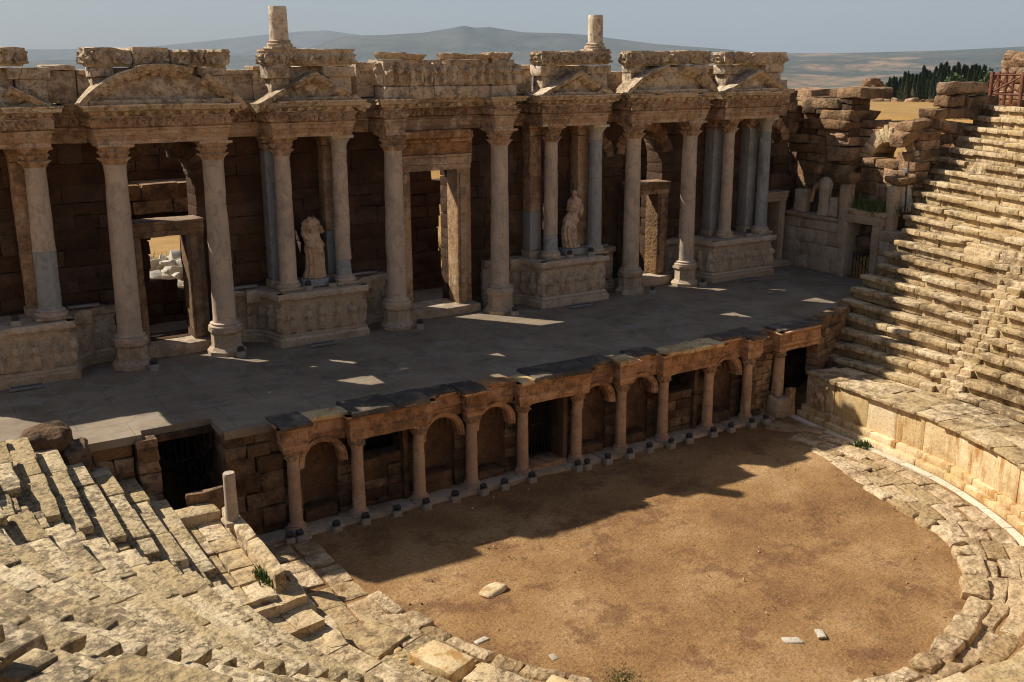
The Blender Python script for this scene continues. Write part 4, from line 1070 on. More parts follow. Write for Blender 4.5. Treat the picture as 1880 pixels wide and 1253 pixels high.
# broken column stubs on top of the wall
for x, y, lab in ((12.6, 35.35, 'broken column stub on top of the gable over the headless statue'), (26.15, 35.35, 'broken column stub on top of the gable over the hooded statue')):
    root = thing('column_stub', lab, 'column', (x, y, 10.48), 'broken column stubs on the skyline')
    MB().block((x - .45, y - .45, 10.44), (x + .45, y + .45, 10.56), .03, .015).build('plinth', M['attic'], root)
    MB().lathe([(r, z + 10.55) for r, z in base_prof(.31, .24)], 28, (x, y, 0), am=.01).build('base', M['attic'], root)
    MB().lathe([(.33, 10.78), (.315, 10.84), (.31, 11.2), (.305, 11.55), (.30, 11.86), (.28, 11.9)], 28, (x, y, 0), am=.02, ns=1.5).build('shaft', M['attic'], root)
# ================================================================== SEATING
def path_fn(pts):
    """pts: plan polyline of the nosing; the bank rises to the left of travel. returns length and mapping (u, into bank, z)"""
    p = np.array(pts, float); d = np.diff(p, axis=0); l = np.hypot(d[:, 0], d[:, 1]); s = np.r_[0, np.cumsum(l)]
    t = np.gradient(p, s, axis=0); t /= np.linalg.norm(t, axis=1, keepdims=True); nn = np.stack([-t[:, 1], t[:, 0]], -1)
    def fn(P):
        u = np.clip(P[:, 0], 0, s[-1]); ex = P[:, 0] - u
        q = [np.interp(u, s, a) for a in (p[:, 0], p[:, 1], nn[:, 0], nn[:, 1])]
        return np.stack([q[0] + q[2] * P[:, 1] + q[3] * ex, q[1] + q[3] * P[:, 1] - q[2] * ex, P[:, 2]], -1)
    return s[-1], fn

def seat_row(label, group, pts, z, rise, depth, mat, wear=1., part_nm='seat_row', over=.17):
    LEN, fn = path_fn(pts)
    m = MB(); u = 0.
    while u < LEN - .02:
        l = R.uniform(.8, 2.0)
        if LEN - u - l < .45: l = LEN - u
        a, b = u + .006 * wear, u + l - .008 * wear
        dz = R.normal(0, .016) * wear; dv = R.normal(0, .024) * wear
        br = R.random()
        gone = br < .05 * wear
        th = R.uniform(.17, .24)
        if gone:
            m.block((a, .2 + R.uniform(0, .1), z - .32), (b, depth + .1, z - .03 + dz), .06, .05, (4, 4, 2), fn, 3., skew=.06)
        else:
            m.block((a, dv, z - th + dz), (b, depth * R.uniform(.7, .85), z + dz), .035, .012 + .03 * (br > .85), (5, 3, 2), fn, 2.6, skew=.025)
        m.block((a, depth * .5, z - .3), (b, depth + .14, z - .035 + dz + R.normal(0, .008)), .02, .016, (4, 2, 1), fn, 2.6)
        m.block((a, over + dv * .5 + R.uniform(-.02, .03), z - rise - .06), (b, depth * .7, z - th + .02), .03, .025, (4, 1, 2), fn, 2.6)
        u += l
    o = m.build(part_nm, M[mat]); return tag(o, label, 'seat row', group)

def stairs(label, pts_fn, n, rise, mat, w):
    """pts_fn(t): (x, y, dirx, diry) at step t ; two steps per seat row"""
    m = MB()
    for i in range(n):
        x, y, dx, dy, z = pts_fn(i)
        def fn(P, x=x, y=y, dx=dx, dy=dy): return np.stack([x + dx * P[:, 1] - dy * P[:, 0], y + dy * P[:, 1] + dx * P[:, 0], P[:, 2]], -1)
        for a, b in ((-w / 2, R.uniform(-.1, .1)), (None, w / 2)):
            if a is None: a = bb + .01
            bb = b
            m.block((a, R.uniform(-.03, .03), z - rise - .1), (b, .5, z + R.normal(0, .012)), .035, .02, (3, 3, 2), fn, 2.6, skew=.03)
    o = m.build('stairway', M[mat]); return tag(o, label, 'stairway')

NUM = ORD
CX, CY = 19.06, 22.5
# ---- right bank
def XR(k, Y):
    y = Y - 26; x = 31.7625 + .5215 * k + (-.039 + .0262 * k) * y
    return x - (.028 * (22 - Y) ** 2 if Y < 22 else 0)
yend = [28.2, 28.2, 28.4, 28.5, 28.7, 28.7, 28.7, 28.6, 28.7, 28.5, 28.8, 29.2, 29.6, 30.0, 30.3, 29.9, 30.3, 30.3, 30.5, 30.5, 30.6, 30.6]
for k in range(1, 23):
    z = -2.1 + .46 * k
    ya = 22.25 ; ye = yend[k - 1] + R.uniform(-.15, .15)
    ys_ = np.linspace(ye, ya, 14)
    seat_row('pale stone row, %s up from the right walkway, between stage end and right stairway' % NUM[k - 1], 'stone seat rows of the right bank', [(XR(k, y), y) for y in ys_], z, .46, .52, 'seat')
    if k <= 14:
        ys_ = np.linspace(21.3, 15.5, 14)
        seat_row('pale row at the right frame edge, %s up from the walkway, beyond the stairway' % NUM[k - 1], 'stone seat rows right of the right stairway', [(XR(k, y), y) for y in ys_], z, .46, .52, 'seat')
def rst(i):
    k = .5 + i * .5; return XR(k, 21.78), 21.78, 1., .06 * 0, -2.1 + .46 * k - .2
stairs('narrow stairway of half-height steps cutting through the right seat bank', rst, 29, .23, 'seat', .95)
# ---- left bank
Z1, H1, R1, D1 = -1.7, .46, 13.4, .64
def ringpts(r, a0, a1, n=22): return [(CX - r * math.cos(math.radians(a)), CY - r * math.sin(math.radians(a))) for a in np.linspace(a0, a1, n)]
lend = [28.9, 28.2, 28.4, 28.3, 28.2, 28.0, 28.0, 28.2, 28.3, 28.3, 28.3, 28.3]
for k in range(1, 13):
    r = R1 + D1 * (k - 1); z = Z1 + H1 * (k - 1)
    xs = CX - r
    if k <= 10:
        seat_row('stepped stone row, %s up from the left walkway, running to the left stage edge' % NUM[k - 1], 'seat rows at the left end of the stage', [(xs, y) for y in np.linspace(22.45 + R.uniform(-.15, .15), lend[k - 1], 10)], z, H1, D1, 'seat_left', 1.2)
for k in range(1, 17):
    r = R1 + D1 * (k - 1); z = Z1 + H1 * (k - 1)
    ang = lambda a: (a / r * 57.3)
    a1 = 3.0 * 14 / r
    a2 = np.interp(k, [1, 3.5, 6, 10, 14, 17], [27.6, 28.4, 29.6, 31., 33.2, 34.5])
    seat_row('lichened stone row, %s up from the orchestra, in the sunlit middle wedge at lower left' % NUM[k - 1], 'seat rows of the lower left wedge', ringpts(r, a2, a1), z, H1, D1, 'seat_left', 1.0, over=.1)
for k in range(1, 15):
    r = R1 + D1 * (k - 1); z = Z1 + H1 * (k - 1)
    a2 = np.interp(k, [1, 3.5, 6, 10, 14, 17], [27.6, 28.4, 29.6, 31., 33.2, 34.5]) + 60 / r
    seat_row('lichened stone row along the bottom frame edge, %s up from the orchestra' % NUM[k - 1], 'seat rows along the bottom edge', ringpts(r, a2 + 22, a2), z, H1, D1, 'seat_left', 1.0, over=.1)
def lst1(i):
    k = 1 + i * .5; r = R1 + D1 * (k - 1); a = math.radians(.55 * 14 / r + .6)
    return CX - r * math.cos(a), CY - r * math.sin(a), -math.cos(a), -math.sin(a), Z1 + H1 * (k - 1) - .2
stairs('worn stairway crossing the left seats above the end blocks with dark faces', lst1, 22, .23, 'seat_left', .9)
def lst2(i):
    k = 1 + i * .5; r = R1 + D1 * (k - 1); a = math.radians(np.interp(k, [1, 3.5, 6, 10, 14, 17], [27.6, 28.4, 29.6, 31., 33.2, 34.5]) + 30 / r)
    return CX - r * math.cos(a), CY - r * math.sin(a), -math.cos(a), -math.sin(a), Z1 + H1 * (k - 1) - .2
stairs('worn stairway near the bottom left corner, beside dark block ends', lst2, 28, .23, 'seat_left', .9)

# ================================================================== ORCHESTRA
G0 = -3.5
wallp = [(30.15, 26.3), (29.95, 24.9), (29.85, 23.3), (29.75, 22), (29.68, 21), (29.55, 19.7), (29.2, 18.3), (28.4, 16.3), (27.2, 14.2), (25.4, 12.2), (22.8, 10.6), (19.5, 9.8), (16, 10.3)]
def resample(pts, step=.5):
    p = np.array(pts, float)
    for _ in range(2):  # Chaikin smoothing
        q = [p[0]]
        for a, b in zip(p[:-1], p[1:]): q += [a * .75 + b * .25, a * .25 + b * .75]
        q.append(p[-1]); p = np.array(q)
    s = np.r_[0, np.cumsum(np.hypot(*np.diff(p, axis=0).T))]; n = max(4, int(s[-1] / step)); t = np.linspace(0, s[-1], n)
    return np.stack([np.interp(t, s, p[:, 0]), np.interp(t, s, p[:, 1])], -1)
WP = resample(wallp)
ow = thing('orchestra_wall', 'curved sunlit wall of tall pale slabs stained brown, below the right seats', 'wall', (29.5, 20, G0))
LEN, fnw = path_fn(WP)      # travel toward -y: bank (left of travel) is +x
def course(mb, v0, v1, z0, z1, lmin, lmax, ch=.02, am=.01, seg=(5, 2, 3), jv=.015, jz=0.):
    u = 0.
    while u < LEN - .05:
        l = R.uniform(lmin, lmax)
        if LEN - u - l < .4: l = LEN - u
        mb.block((u + .006, v0 + R.uniform(-jv, jv), z0), (u + l - .006, v1, z1 + R.uniform(-jz, jz)), ch, am, seg, fnw, 2.2); u += l
mb = MB(); course(mb, -.42, .4, G0 - .2, -3.27, .9, 1.5); mb.build('base_course', M['panel'], ow)
mb = MB(); course(mb, -.2, .4, -3.28, -3.04, .8, 1.4); mb.build('base_course', M['panel'], ow)
mb = MB(); course(mb, .0, .35, -3.05, -1.80, 1.2, 1.9, .02, .012, (6, 1, 4), .02); mb.build('upright_slabs', M['panel'], ow)
mb = MB(); course(mb, -.16, .75, -1.83, -1.69, .8, 1.7, .05, .03, (7, 4, 1), .05, .012); mb.build('coping', M['seat'], ow)
mb = MB()
for k in range(7):
    mb.lathe([(.0, -.16), (.09, -.12), (.13, 0), (.09, .1), (0, .14)], 10, (29.9 + R.uniform(-.05, 0), 25.9 - R.uniform(0, .8), -2.3 - R.uniform(0, .5)), am=.02, sx=.7)
mb.tube([(29.88, 25.6, -2.1), (29.85, 25.3, -2.5), (29.88, 25.15, -3.0)], [.14, .12, .05], 8); mb.tube([(29.9, 26.0, -2.05), (29.88, 25.6, -2.25), (29.9, 25.0, -2.05)], [.08, .13, .08], 8)
mb.build('carved_mask', M['carved'], ow)
o = MB().block((29.35, 26.35, -3.55), (29.7, 26.75, -2.35), .08, .05, (3, 3, 6), skew=.12).build('leaning_slab', M['hypo']); tag(o, 'narrow upright reddish slab at the shaded end of the curved wall', 'stone slab')
o = MB().block((28.7, 26.35, -3.5), (29.5, 27.0, -2.7), .1, .08, (4, 4, 4), skew=.1).build('foot_block', M['podium']); tag(o, 'squat shaded block at the foot of the thick corner column', 'stone block')

wk = MB()   # walkway behind the coping
u = 0.
while u < LEN:
    l = R.uniform(.9, 1.7)
    for a, b, zt in ((.70, 1.35, -1.71), (1.34, 2.0, -1.78), (1.99, 2.7, -1.86), (2.69, 3.4, -1.95)):
        wk.block((u + .008, a, -2.25), (u + l - .008, b, zt + R.normal(0, .012)), .03, .016, (4, 3, 1), fnw, 2.4)
    u += l
structure(wk.build('right_walkway', M['seat']))
wk = MB(); y = 21.2
while y < 26.2:
    l = R.uniform(.7, 1.4)
    for a, b in ((5.3, 6.1), (6.1, 6.75)):
        wk.block((a + .01, y + .01 + R.uniform(-.1, .1), -2.5), (b - .01, y + l, -2.12 + R.normal(0, .015)), .03, .03, (4, 4, 1), None, 2.4)
    y += l
a = 2.5
while a < 34:
    st = R.uniform(3.5, 6)
    for r0_, r1_ in ((11.75, 12.5), (12.49, 13.5)):
        zt = -2.25 - .55 * float(smooth(2, 12, a)) + R.normal(0, .015)
        fnr = lambda P: np.stack([CX - P[:, 1] * np.cos(np.radians(P[:, 0])), CY - P[:, 1] * np.sin(np.radians(P[:, 0])), P[:, 2]], -1)
        L_, F_ = lattice(5, 5, 2); s0 = _stops(a + .05, a + st - .05, .12, 4); s1 = _stops(r0_ + .01, r1_ - .01, .03, 4); s2 = np.array([-3.3, zt - .06, zt])
        W = fnr(np.stack([s0[L_[:, 0]], s1[L_[:, 1]], s2[L_[:, 2]]], -1)); W = W + .03 * n3(W, 2.4, 3); wk.add(W, F_)
    a += st
structure(wk.build('left_walkway', M['seat']))

# white gutter kerb
gp = WP - 0
mb = MB(); nn = path_fn(WP)
u = 0.
gm = MB()
for i in range(int(LEN / 1.4)):
    gm.block((i * 1.4 + .005, -.80, G0 - .1), (i * 1.4 + 1.395, -.5, G0 + .06), .02, .008, (4, 1, 1), fnw)
o = gm.build('gutter_kerb', M['gutter']); tag(o, 'thin white stone kerb following the foot of the curved right wall', 'kerb')

# earth floor
def earth():
    t = NT('orchestra_earth')
    c = t.ramp(t.noise(.32, 8, .66), [(.32, (.21, .112, .052)), (.5, (.315, .18, .078)), (.66, (.42, .265, .13))])
    c = t.mix(t.ramp(t.noise(.75, 9, .74), [(.52, (0, 0, 0)), (.6, (.7, .7, .7))]), c, (.17, .085, .045))
    c = t.mix(.85, c, t.ramp(t.noise(15, 7, .75), [(.32, (.42, .40, .36)), (.5, (1.0, 1.0, 1.0)), (.68, (1.4, 1.35, 1.25))]), 'MULTIPLY')
    v = t.N.new('ShaderNodeTexVoronoi'); v.inputs['Scale'].default_value = 9.; t.link(t.geo.outputs['Position'], v.inputs['Vector'])
    c = t.mix(t.ramp(v.outputs['Distance'], [(.06, (.7, .7, .7)), (.13, (0, 0, 0))]), c, (.5, .38, .24))
    n = t.bump(t.noise(5, 8, .7), .8, .08); n = t.bump(t.noise(30, 4, .7), .6, .02, n)
    return t.done(c, n, .95, .1)
M['earth'] = earth()
gx, gy = np.meshgrid(np.linspace(6.5, 31.5, 160), np.linspace(8.5, 27.4, 130), indexing='ij')
P = np.stack([gx, gy, gx * 0], -1); P[..., 2] = G0 + .045 * fbm(P, .5, 4, 3) + .012 * fbm(P, 3., 2, 8)
structure(MB().grid(P).build('orchestra_floor', M['earth'], sharp=80))
# stone kerb round the earth floor
kb = [(27.3, 23.6), (27.0, 22.1), (26.35, 20.4), (26.0, 19.2), (25.6, 17.4), (24.9, 15.7), (23.4, 14.1), (20.6, 12.75), (18.1, 12.5), (15.6, 13.1), (13.4, 14.5), (11.6, 16.6), (10.4, 19.0), (9.95, 21.2), (9.75, 23.0), (9.3, 24.4)]
KP = resample(kb); KL, fnk = path_fn(KP)   # travels clockwise seen from above: outside is on the right => v negative outward... 
kt = thing('stone_kerb', 'ring of rough low kerb stones round the brown earth floor', 'kerb', (18, 18, G0))
mb = MB(); u = 0.
while u < KL:
    l = R.uniform(.6, 1.5); x = u / KL
    big = .27 < x < .45
    h = R.uniform(.15, .25) if big else (.09 if x < .16 else .16)
    w = R.uniform(.5, .68) if big else R.uniform(.38, .52)
    if u > KL * .9: break
    j = R.uniform(-.07, .07)
    mb.block((u + .045, -.1 + j, G0 - .15), (u + l - .045, -.1 + w + j, G0 + h + R.uniform(-.04, .03)), .07, .06, (5, 4, 2), lambda P: fnk(np.stack([P[:, 0], -P[:, 1] + .3, P[:, 2]], -1)), 2.4, skew=.12); u += l
mb.build('kerb_stones', M['paving'], kt)
# paving ring between kerb and wall
pv = MB()
cxp, cyp = 19.4, 21.3
def inside_kerb(x, y): return False
import bisect
kth = np.arctan2(KP[:, 1] - cyp, KP[:, 0] - cxp); kr = np.hypot(KP[:, 1] - cyp, KP[:, 0] - cxp); od = np.argsort(kth)
wfull = np.concatenate([WP - 0, [(12.5, 12), (9.8, 15), (8.2, 18), (7.3, 21), (7.1, 25.5)]])
wth = np.arctan2(wfull[:, 1] - cyp, wfull[:, 0] - cxp); wr = np.hypot(wfull[:, 1] - cyp, wfull[:, 0] - cxp); ow_ = np.argsort(wth)
def rk(th): return np.interp(th, kth[od], kr[od])
def rwl(th): return np.interp(th, wth[ow_], wr[ow_])
NB = 3
for ring in range(NB):
    th = -PI + .02
    while th < .45 or (th > 2.3 and th < PI):
        step = R.uniform(.10, .20)
        if .40 < th < 2.5: th = 2.55
        a, b = th, th + step
        if b > PI: break
        r0a, r1a = rk((a + b) / 2) + .25, rwl((a + b) / 2) - (.85 if abs(a) < 2.2 else .1)
        f0, f1 = ring / NB, (ring + 1) / NB
        if r1a > r0a + .3:
            ra, rb = r0a + (r1a - r0a) * f0, r0a + (r1a - r0a) * f1
            fnp = lambda P: np.stack([cxp + P[:, 1] * np.cos(P[:, 0]), cyp + P[:, 1] * np.sin(P[:, 0]), P[:, 2]], -1)
            if R.random() > .02:
                j = R.uniform(-.05, .05)
                pv.block((a + .0015, ra + j + .012, G0 - .1), (b - .0015, rb + j - .012, G0 + .05 + R.normal(0, .018) + (.05 if ring == NB - 1 else 0)), .02, .03, (4, 4, 1), fnp, 2.6) if False else None
                L_, F_ = lattice(6, 6, 2)
                s0 = _stops(a + .0015, b - .0015, .03 / ra, 5); s1 = _stops(ra + j + .012, rb + j - .012, .04, 5); s2 = np.array([G0 - .1, G0 - .03, G0 + .075 + R.normal(0, .008)])
                Q = np.stack([s0[L_[:, 0]], s1[L_[:, 1]], s2[L_[:, 2]]], -1)
                W = fnp(Q); W = W + (.055 * n3(W + R.uniform(0, 9, 3), 2.0, 3) + .025 * n3(W, 7, 3)) * np.array([1, 1, .35])
                e = (np.minimum.reduce([L_[:, 0], 6 - L_[:, 0], L_[:, 1], 6 - L_[:, 1]]) == 0)
                W[:, 2] -= e * .03
                pv.add(W, F_)
        th = b
y = 20.4
while y < 26.2:
    l = R.uniform(.6, 1.1)
    for xa, xb in ((7.25, 7.95), (7.97, 8.75), (8.77, 9.5)):
        j = R.uniform(-.12, .12)
        pv.block((xa + .02, y + j, G0 - .1), (xb - .02, y + l - .03 + j, G0 + .075 + R.normal(0, .01)), .035, .035, (4, 4, 1), None, 2.2, skew=.07)
    y += l
structure(pv.build('paving', M['paving']))
# remains of the left orchestra wall
def slab(name, lo, hi, lab, mat, grp, ch=.06, am=.04, rot=None, skew=.05, seg=(4, 4, 4), cat='stone slab'):
    o = MB().block(lo, hi, ch, am, seg, rot=rot, skew=skew).build(name, M[mat]); return tag(o, lab, cat, grp)
LG = 'remains of the left orchestra wall'
slab('upright_slab', (6.78, 23.75, -3.6), (7.08, 26.0, -1.72), 'long upright wall slab left of the black passage step, farther of two in line', 'seat', LG, seg=(3, 6, 4))
slab('upright_slab', (6.78, 21.6, -3.6), (7.08, 23.72, -1.74), 'long upright wall slab with a tall dark end face, nearer of two in line', 'seat', LG, seg=(3, 6, 4))
slab('upright_slab', (7.2, 20.9, -3.6), (7.62, 22.3, -2.5), 'lower leaning wall slab below the upright pair', 'seat', LG, rot=(-.05, 0, -.06))
slab('upright_slab', (7.35, 19.4, -3.6), (7.8, 20.85, -2.75), 'broken short wall slab at the end of the leaning slab', 'seat', LG, rot=(-.12, 0, -.08))
slab('cross_block', (5.4, 26.0, -2.5), (6.8, 26.7, -1.78), 'transverse ochre block closing the left walkway by the black passage', 'seat', LG)
slab('cross_block', (6.1, 26.75, -2.4), (7.2, 27.0, -1.5), 'small block wall under the grey column stub at the left passage', 'ruin', LG)
slab('wall_block', (9.1, 17.7, -3.55), (9.95, 19.0, -3.15), 'long pale coping block at the bottom of the picture, leftmost of three', 'panel', 'big blocks at the bottom edge', rot=(.35, 0, 0))
slab('wall_block', (9.75, 16.3, -3.55), (10.55, 17.6, -3.15), 'pitted coping block at the bottom edge, middle of three', 'seat', 'big blocks at the bottom edge', rot=(.4, 0, 0))
slab('wall_block', (10.7, 15.0, -3.55), (11.6, 16.3, -3.12), 'pale rounded coping block at the bottom edge, rightmost of three', 'panel', 'big blocks at the bottom edge', rot=(.5, 0, 0))
slab('flagstone', (8.1, 19.6, -3.5), (9.3, 20.9, -3.34), 'pale pitted flagstone left of the big brown flagstone', 'seat', 'large flagstones at lower left', rot=(.4, 0, 0), seg=(5, 5, 2))
slab('flagstone', (8.7, 18.3, -3.5), (10.0, 19.5, -3.3), 'big brown flagstone with a dark edge, above the coping blocks', 'seat_left', 'large flagstones at lower left', rot=(.35, 0, 0), seg=(5, 5, 2))
slab('flagstone', (7.5, 17.4, -3.5), (8.9, 18.9, -3.2), 'tan flagstone beside little white stones', 'seat_left', 'large flagstones at lower left', rot=(.4, 0, 0), seg=(5, 5, 2))
slab('flagstone', (7.9, 15.6, -3.4), (9.4, 17.1, -2.9), 'grey brown slab at the bottom edge left of the coping blocks', 'seat_left', 'large flagstones at lower left', rot=(.45, 0, 0), seg=(5, 5, 2))
mb = MB()
for k in range(34):
    x, y = R.uniform(7.9, 9.2), R.uniform(18.2, 19.4); s = R.uniform(.03, .11); mb.block((x - s, y - s * .7, -3.5), (x + s, y + s * .7, -3.33 + s * .5), s * .5, .02, (2, 2, 2), skew=.2)
o = mb.build('white_rubble', M['panel']); tag(o, 'scatter of small white stones between the flagstones', 'rubble', kind='stuff')
root = thing('column_stub', 'short grey column stub standing on the left wall remains before the black passage', 'column', (6.85, 25.1, -1.75))
MB().lathe([(.175, -1.75), (.165, -1.2), (.16, -.5), (.155, -.42), (.14, -.4)], 24, (6.85, 25.1, 0), am=.012).build('shaft', M['marble'], root)
MB().block((6.6, 24.85, -1.85), (7.1, 25.35, -1.72), .04, .02).build('plinth', M['podium'], root)
# odd stones on the earth
slab('ring_stone', (12.0, 20.55, -3.55), (12.75, 21.0, -3.36), 'crescent shaped pale stone lying alone on the brown earth', 'panel', None, .12, .05, (.3, 0, 0), .1, (5, 4, 2), 'stone')
for i, (x, y, s, lab) in enumerate([(17.3, 14.9, .22, 'flat whitish stone near the bottom of the earth floor'), (18.1, 14.75, .2, 'whitish stone right of the flat one near the bottom kerb'), (10.9, 18.9, .16, 'white stone left on the earth near the flagstones'), (12.0, 17.4, .14, 'white stone beside the dry red patch of the earth'), (15.6, 13.7, .14, 'white pebble pair near the grass tufts')]):
    slab('loose_stone', (x - s, y - s * .6, -3.56), (x + s, y + s * .6, -3.45), lab, 'white_block', 'loose white stones on the earth', .05, .03, (R.uniform(0, 3), 0, 0), .2, (3, 3, 2), 'stone')
mb = MB()
for k in range(1800):
    a = R.uniform(0, 2 * PI); r = 8.6 * math.sqrt(R.random()); x, y = 18.4 + r * math.cos(a), 19.6 + r * math.sin(a) * .8; s = R.uniform(.006, .02) * (1 + (R.random() < .05) * 1.6)
    V = np.array([(1, 0, 0), (-.5, .8, 0), (-.5, -.8, 0), (0, 0, 1), (.2, .1, -1)]) * s * R.uniform(.7, 1.4, (5, 3)); c_, s_ = math.cos(a * 7), math.sin(a * 7)
    V[:, :2] = V[:, :2] @ np.array([[c_, s_], [-s_, c_]]); mb.add(V + (x, y, G0 + .02), np.array([[0, 1, 3], [1, 2, 3], [2, 0, 3], [1, 0, 4], [2, 1, 4], [0, 2, 4]]))
o = mb.build('pebbles', M['white_block'], smooth_=False) if False else None
class TriMB(MB): pass
o = bpy.data.objects.new('pebbles', bpy.data.meshes.new('pebbles')); V = np.concatenate(mb.V); o.data.from_pydata(V.tolist(), [], np.concatenate(mb.F).tolist()); o.data.materials.append(M['paving']); COL.objects.link(o)
tag(o, 'small pebbles scattered over the brown earth floor', 'pebbles', kind='stuff')
def grass(name, spots, n, h, label):
    mb = MB()
    for cx, cy, cz, rx, ry in spots:
        for k in range(n):
            x, y = cx + R.normal(0, rx * .5), cy + R.normal(0, ry * .5); hh = h * R.uniform(.4, 1); a = R.uniform(0, 2 * PI); w = .012
            c, s = math.cos(a), math.sin(a); l = hh * .5
            mb.add([(x - s * w, y + c * w, cz), (x + s * w, y - c * w, cz), (x + c * l, y + s * l, cz + hh)], np.array([[0, 1, 2]]))
    o = bpy.data.objects.new(name, bpy.data.meshes.new(name)); o.data.from_pydata(np.concatenate(mb.V).tolist(), [], np.concatenate(mb.F).tolist()); o.data.materials.append(M['weed']); COL.objects.link(o)
    tag(o, label, 'grass', kind='stuff')
grass('grass', [(12.2, 15.4, G0, 1.0, .7), (12.9, 15.9, G0, .5, .4), (12.6, 14.7, G0, 1.1, .3), (11.4, 16.2, G0, .8, .4)], 420, .06, 'thin green grass tufts on the earth near the bottom edge')
weeds('weed_clump', 29.15, 22.6, G0, .3, .3, .28, 160, 'small green weed at the foot of the curved right wall by the shadow edge')
weeds('weed_clump', 6.7, 22.2, -2.12, .2, .5, .2, 120, 'little green weed inside the left upright slabs')

# ================================================================== TERRAIN AND FAR VIEW
def terrain_z(x, y):
    r = np.hypot(x - CX, y - CY); Rr = r
    cav = np.clip(-3.1 + .70 * (r - 13.0), -4.1, 7.9)
    cav = np.where(r < 12.8, -4.1, cav)
    back = np.where(x > 39.6, np.interp(x, [39.6, 41, 46, 60], [1.0, 3.0, 7.3, 7.2]), -.12 + 0 * x)
    back = np.where((y < 36.4) & (x < 39.6) & (x > -6), -4.3, back)
    t = smooth(28.2, 29.2, y)
    near = cav * (1 - t) + back * t
    near = near - .9 * (1 - t) * (r > 13)
    d = y * .62 + (x - 20) * .45
    far = np.interp(Rr, [40, 70, 110, 200, 320, 700, 1500, 4500, 60000], [7, 6.6, 5.2, 1.2, -2.5, -30, -70, -110, -110])
    up = np.interp(Rr, [40, 200, 2000, 60000], [7.9, 25, 120, 120])
    far = np.where(y < 10, up, far); far = np.where((y >= 10) & (y < 60), up * (1 - smooth(10, 60, y)) + far * smooth(10, 60, y), far) if True else far
    far = np.where(x > 25, np.interp(Rr, [40, 70, 110, 200, 320, 700, 1500, 4500, 60000], [7, 6.6, 5.2, 1.2, -2.5, -30, -70, -110, -110]), far)
    k = np.where((x > 38), smooth(34, 60, Rr), smooth(70, 130, Rr))
    z = near * (1 - k) + far * k
    P = np.stack([x, y, x * 0], -1)
    return z + .06 * fbm(P, .3, 3, 5) * (r > 14) + np.clip((Rr - 60) / 400, 0, 1) * .8 * fbm(P, .02, 3, 6) + np.clip((Rr - 3000) / 8000, 0, 1) * 30 * fbm(P, .0006, 4, 7)
def field():
    t = NT('dry_plain')
    c = t.ramp(t.noise(.35, 7, .65), [(.3, (.28, .16, .055)), (.55, (.37, .225, .085)), (.75, (.43, .29, .13))])
    c = t.mix(t.ramp(t.noise(1.8, 6, .6), [(.55, (0, 0, 0)), (.75, (.7, .7, .7))]), c, (.20, .17, .06))
    # far fields: tan and green patches
    v = t.N.new('ShaderNodeTexVoronoi'); v.inputs['Scale'].default_value = .0022; t.link(t.scaled(1, .45, 1), v.inputs['Vector'])
    fc = t.ramp(v.outputs['Color'], [(.0, (.09, .12, .05)), (.35, (.14, .14, .07)), (.5, (.38, .26, .14)), (.8, (.46, .34, .20)), (1., (.50, .40, .27))])
    fc = t.mix(t.ramp(t.noise(.004, 8, .7), [(.44, (0, 0, 0)), (.56, (1, 1, 1))]), fc, (.07, .085, .05))
    dd = t.N.new('ShaderNodeVectorMath'); dd.operation = 'DISTANCE'; t.link(t.geo.outputs['Position'], dd.inputs[0]); dd.inputs[1].default_value = (20, 25, 0)
    f = t.math('DIVIDE', t.math('SUBTRACT', dd.outputs['Value'], 500.), 1500.)
    f.node.use_clamp = True
    return t.done(t.mix(f, c, fc), t.bump(t.noise(3, 6, .7), .6, .05), .95, .1)
M['field'] = field()
rs = np.concatenate([np.linspace(0, 12, 13), np.linspace(12.6, 36, 60), np.geomspace(37, 60000, 110)])
ths = np.linspace(0, 2 * PI, 361)[:-1]
TX = CX + rs[:, None] * np.cos(ths)[None]; TY = CY + rs[:, None] * np.sin(ths)[None]
mb = MB().grid(np.stack([TX, TY, terrain_z(TX, TY)], -1), cv=True)
structure(mb.build('ground', M['field'], sharp=80))

def mtn(c1, c2, name, lo=.36, hi=.56):
    t = NT(name)
    c = t.ramp(t.noise(.0016, 9, .68), [(lo, c1), (hi, c2)])
    c = t.mix(t.ramp(t.noise(.006, 7, .7), [(.45, (0, 0, 0)), (.6, (.8, .8, .8))]), c, (.07, .08, .05))
    return t.done(c, t.bump(t.noise(.004, 8, .7), .8, 40.), .95, .1)
M['mtn'] = mtn((.035, .05, .055), (.115, .11, .095), 'mountain_scrub'); M['hill'] = mtn((.055, .065, .055), (.30, .19, .115), 'dry_hill_slopes', .5, .6)
def ridge(name, D, Wd, prof, mat, seed, zb=-110, a0=0, a1=75, rough=.30):
    az = np.linspace(a0, a1, 420); pa = np.array(prof)
    el = np.interp(az, pa[:, 0], pa[:, 1])
    Hh = D * np.tan(np.radians(el)) + 10 - zb
    t = np.linspace(0, 1, 46)
    A, T = np.meshgrid(az, t, indexing='ij')
    dist = D - Wd * (1 - np.minimum(T / .7, 1)) + np.maximum(T - .7, 0) * Wd
    X, Y = dist * np.sin(np.radians(A)), dist * np.cos(np.radians(A))
    sh = np.where(T <= .7, (T / .7) ** 1.5, 1 - ((T - .7) / .3) ** 1.3)
    P = np.stack([X, Y, 0 * X], -1)
    nz = fbm(P, 1 / 2600., 5, seed)
    rg = 1 - np.abs(fbm(P, 1 / 1700., 4, seed + 9))
    w = np.sin(np.clip(T / .7, 0, 1) * PI)
    Z = zb - 20 + Hh[:, None] * sh + Hh[:, None] * rough * (nz * .6 + (rg - .6)) * w + Hh[:, None] * .02 * nz
    Z = Z + (20 * (T / .7)).clip(0, 20)
    structure(MB().grid(np.stack([X, Y, Z], -1)).build(name, M[mat], sharp=80))
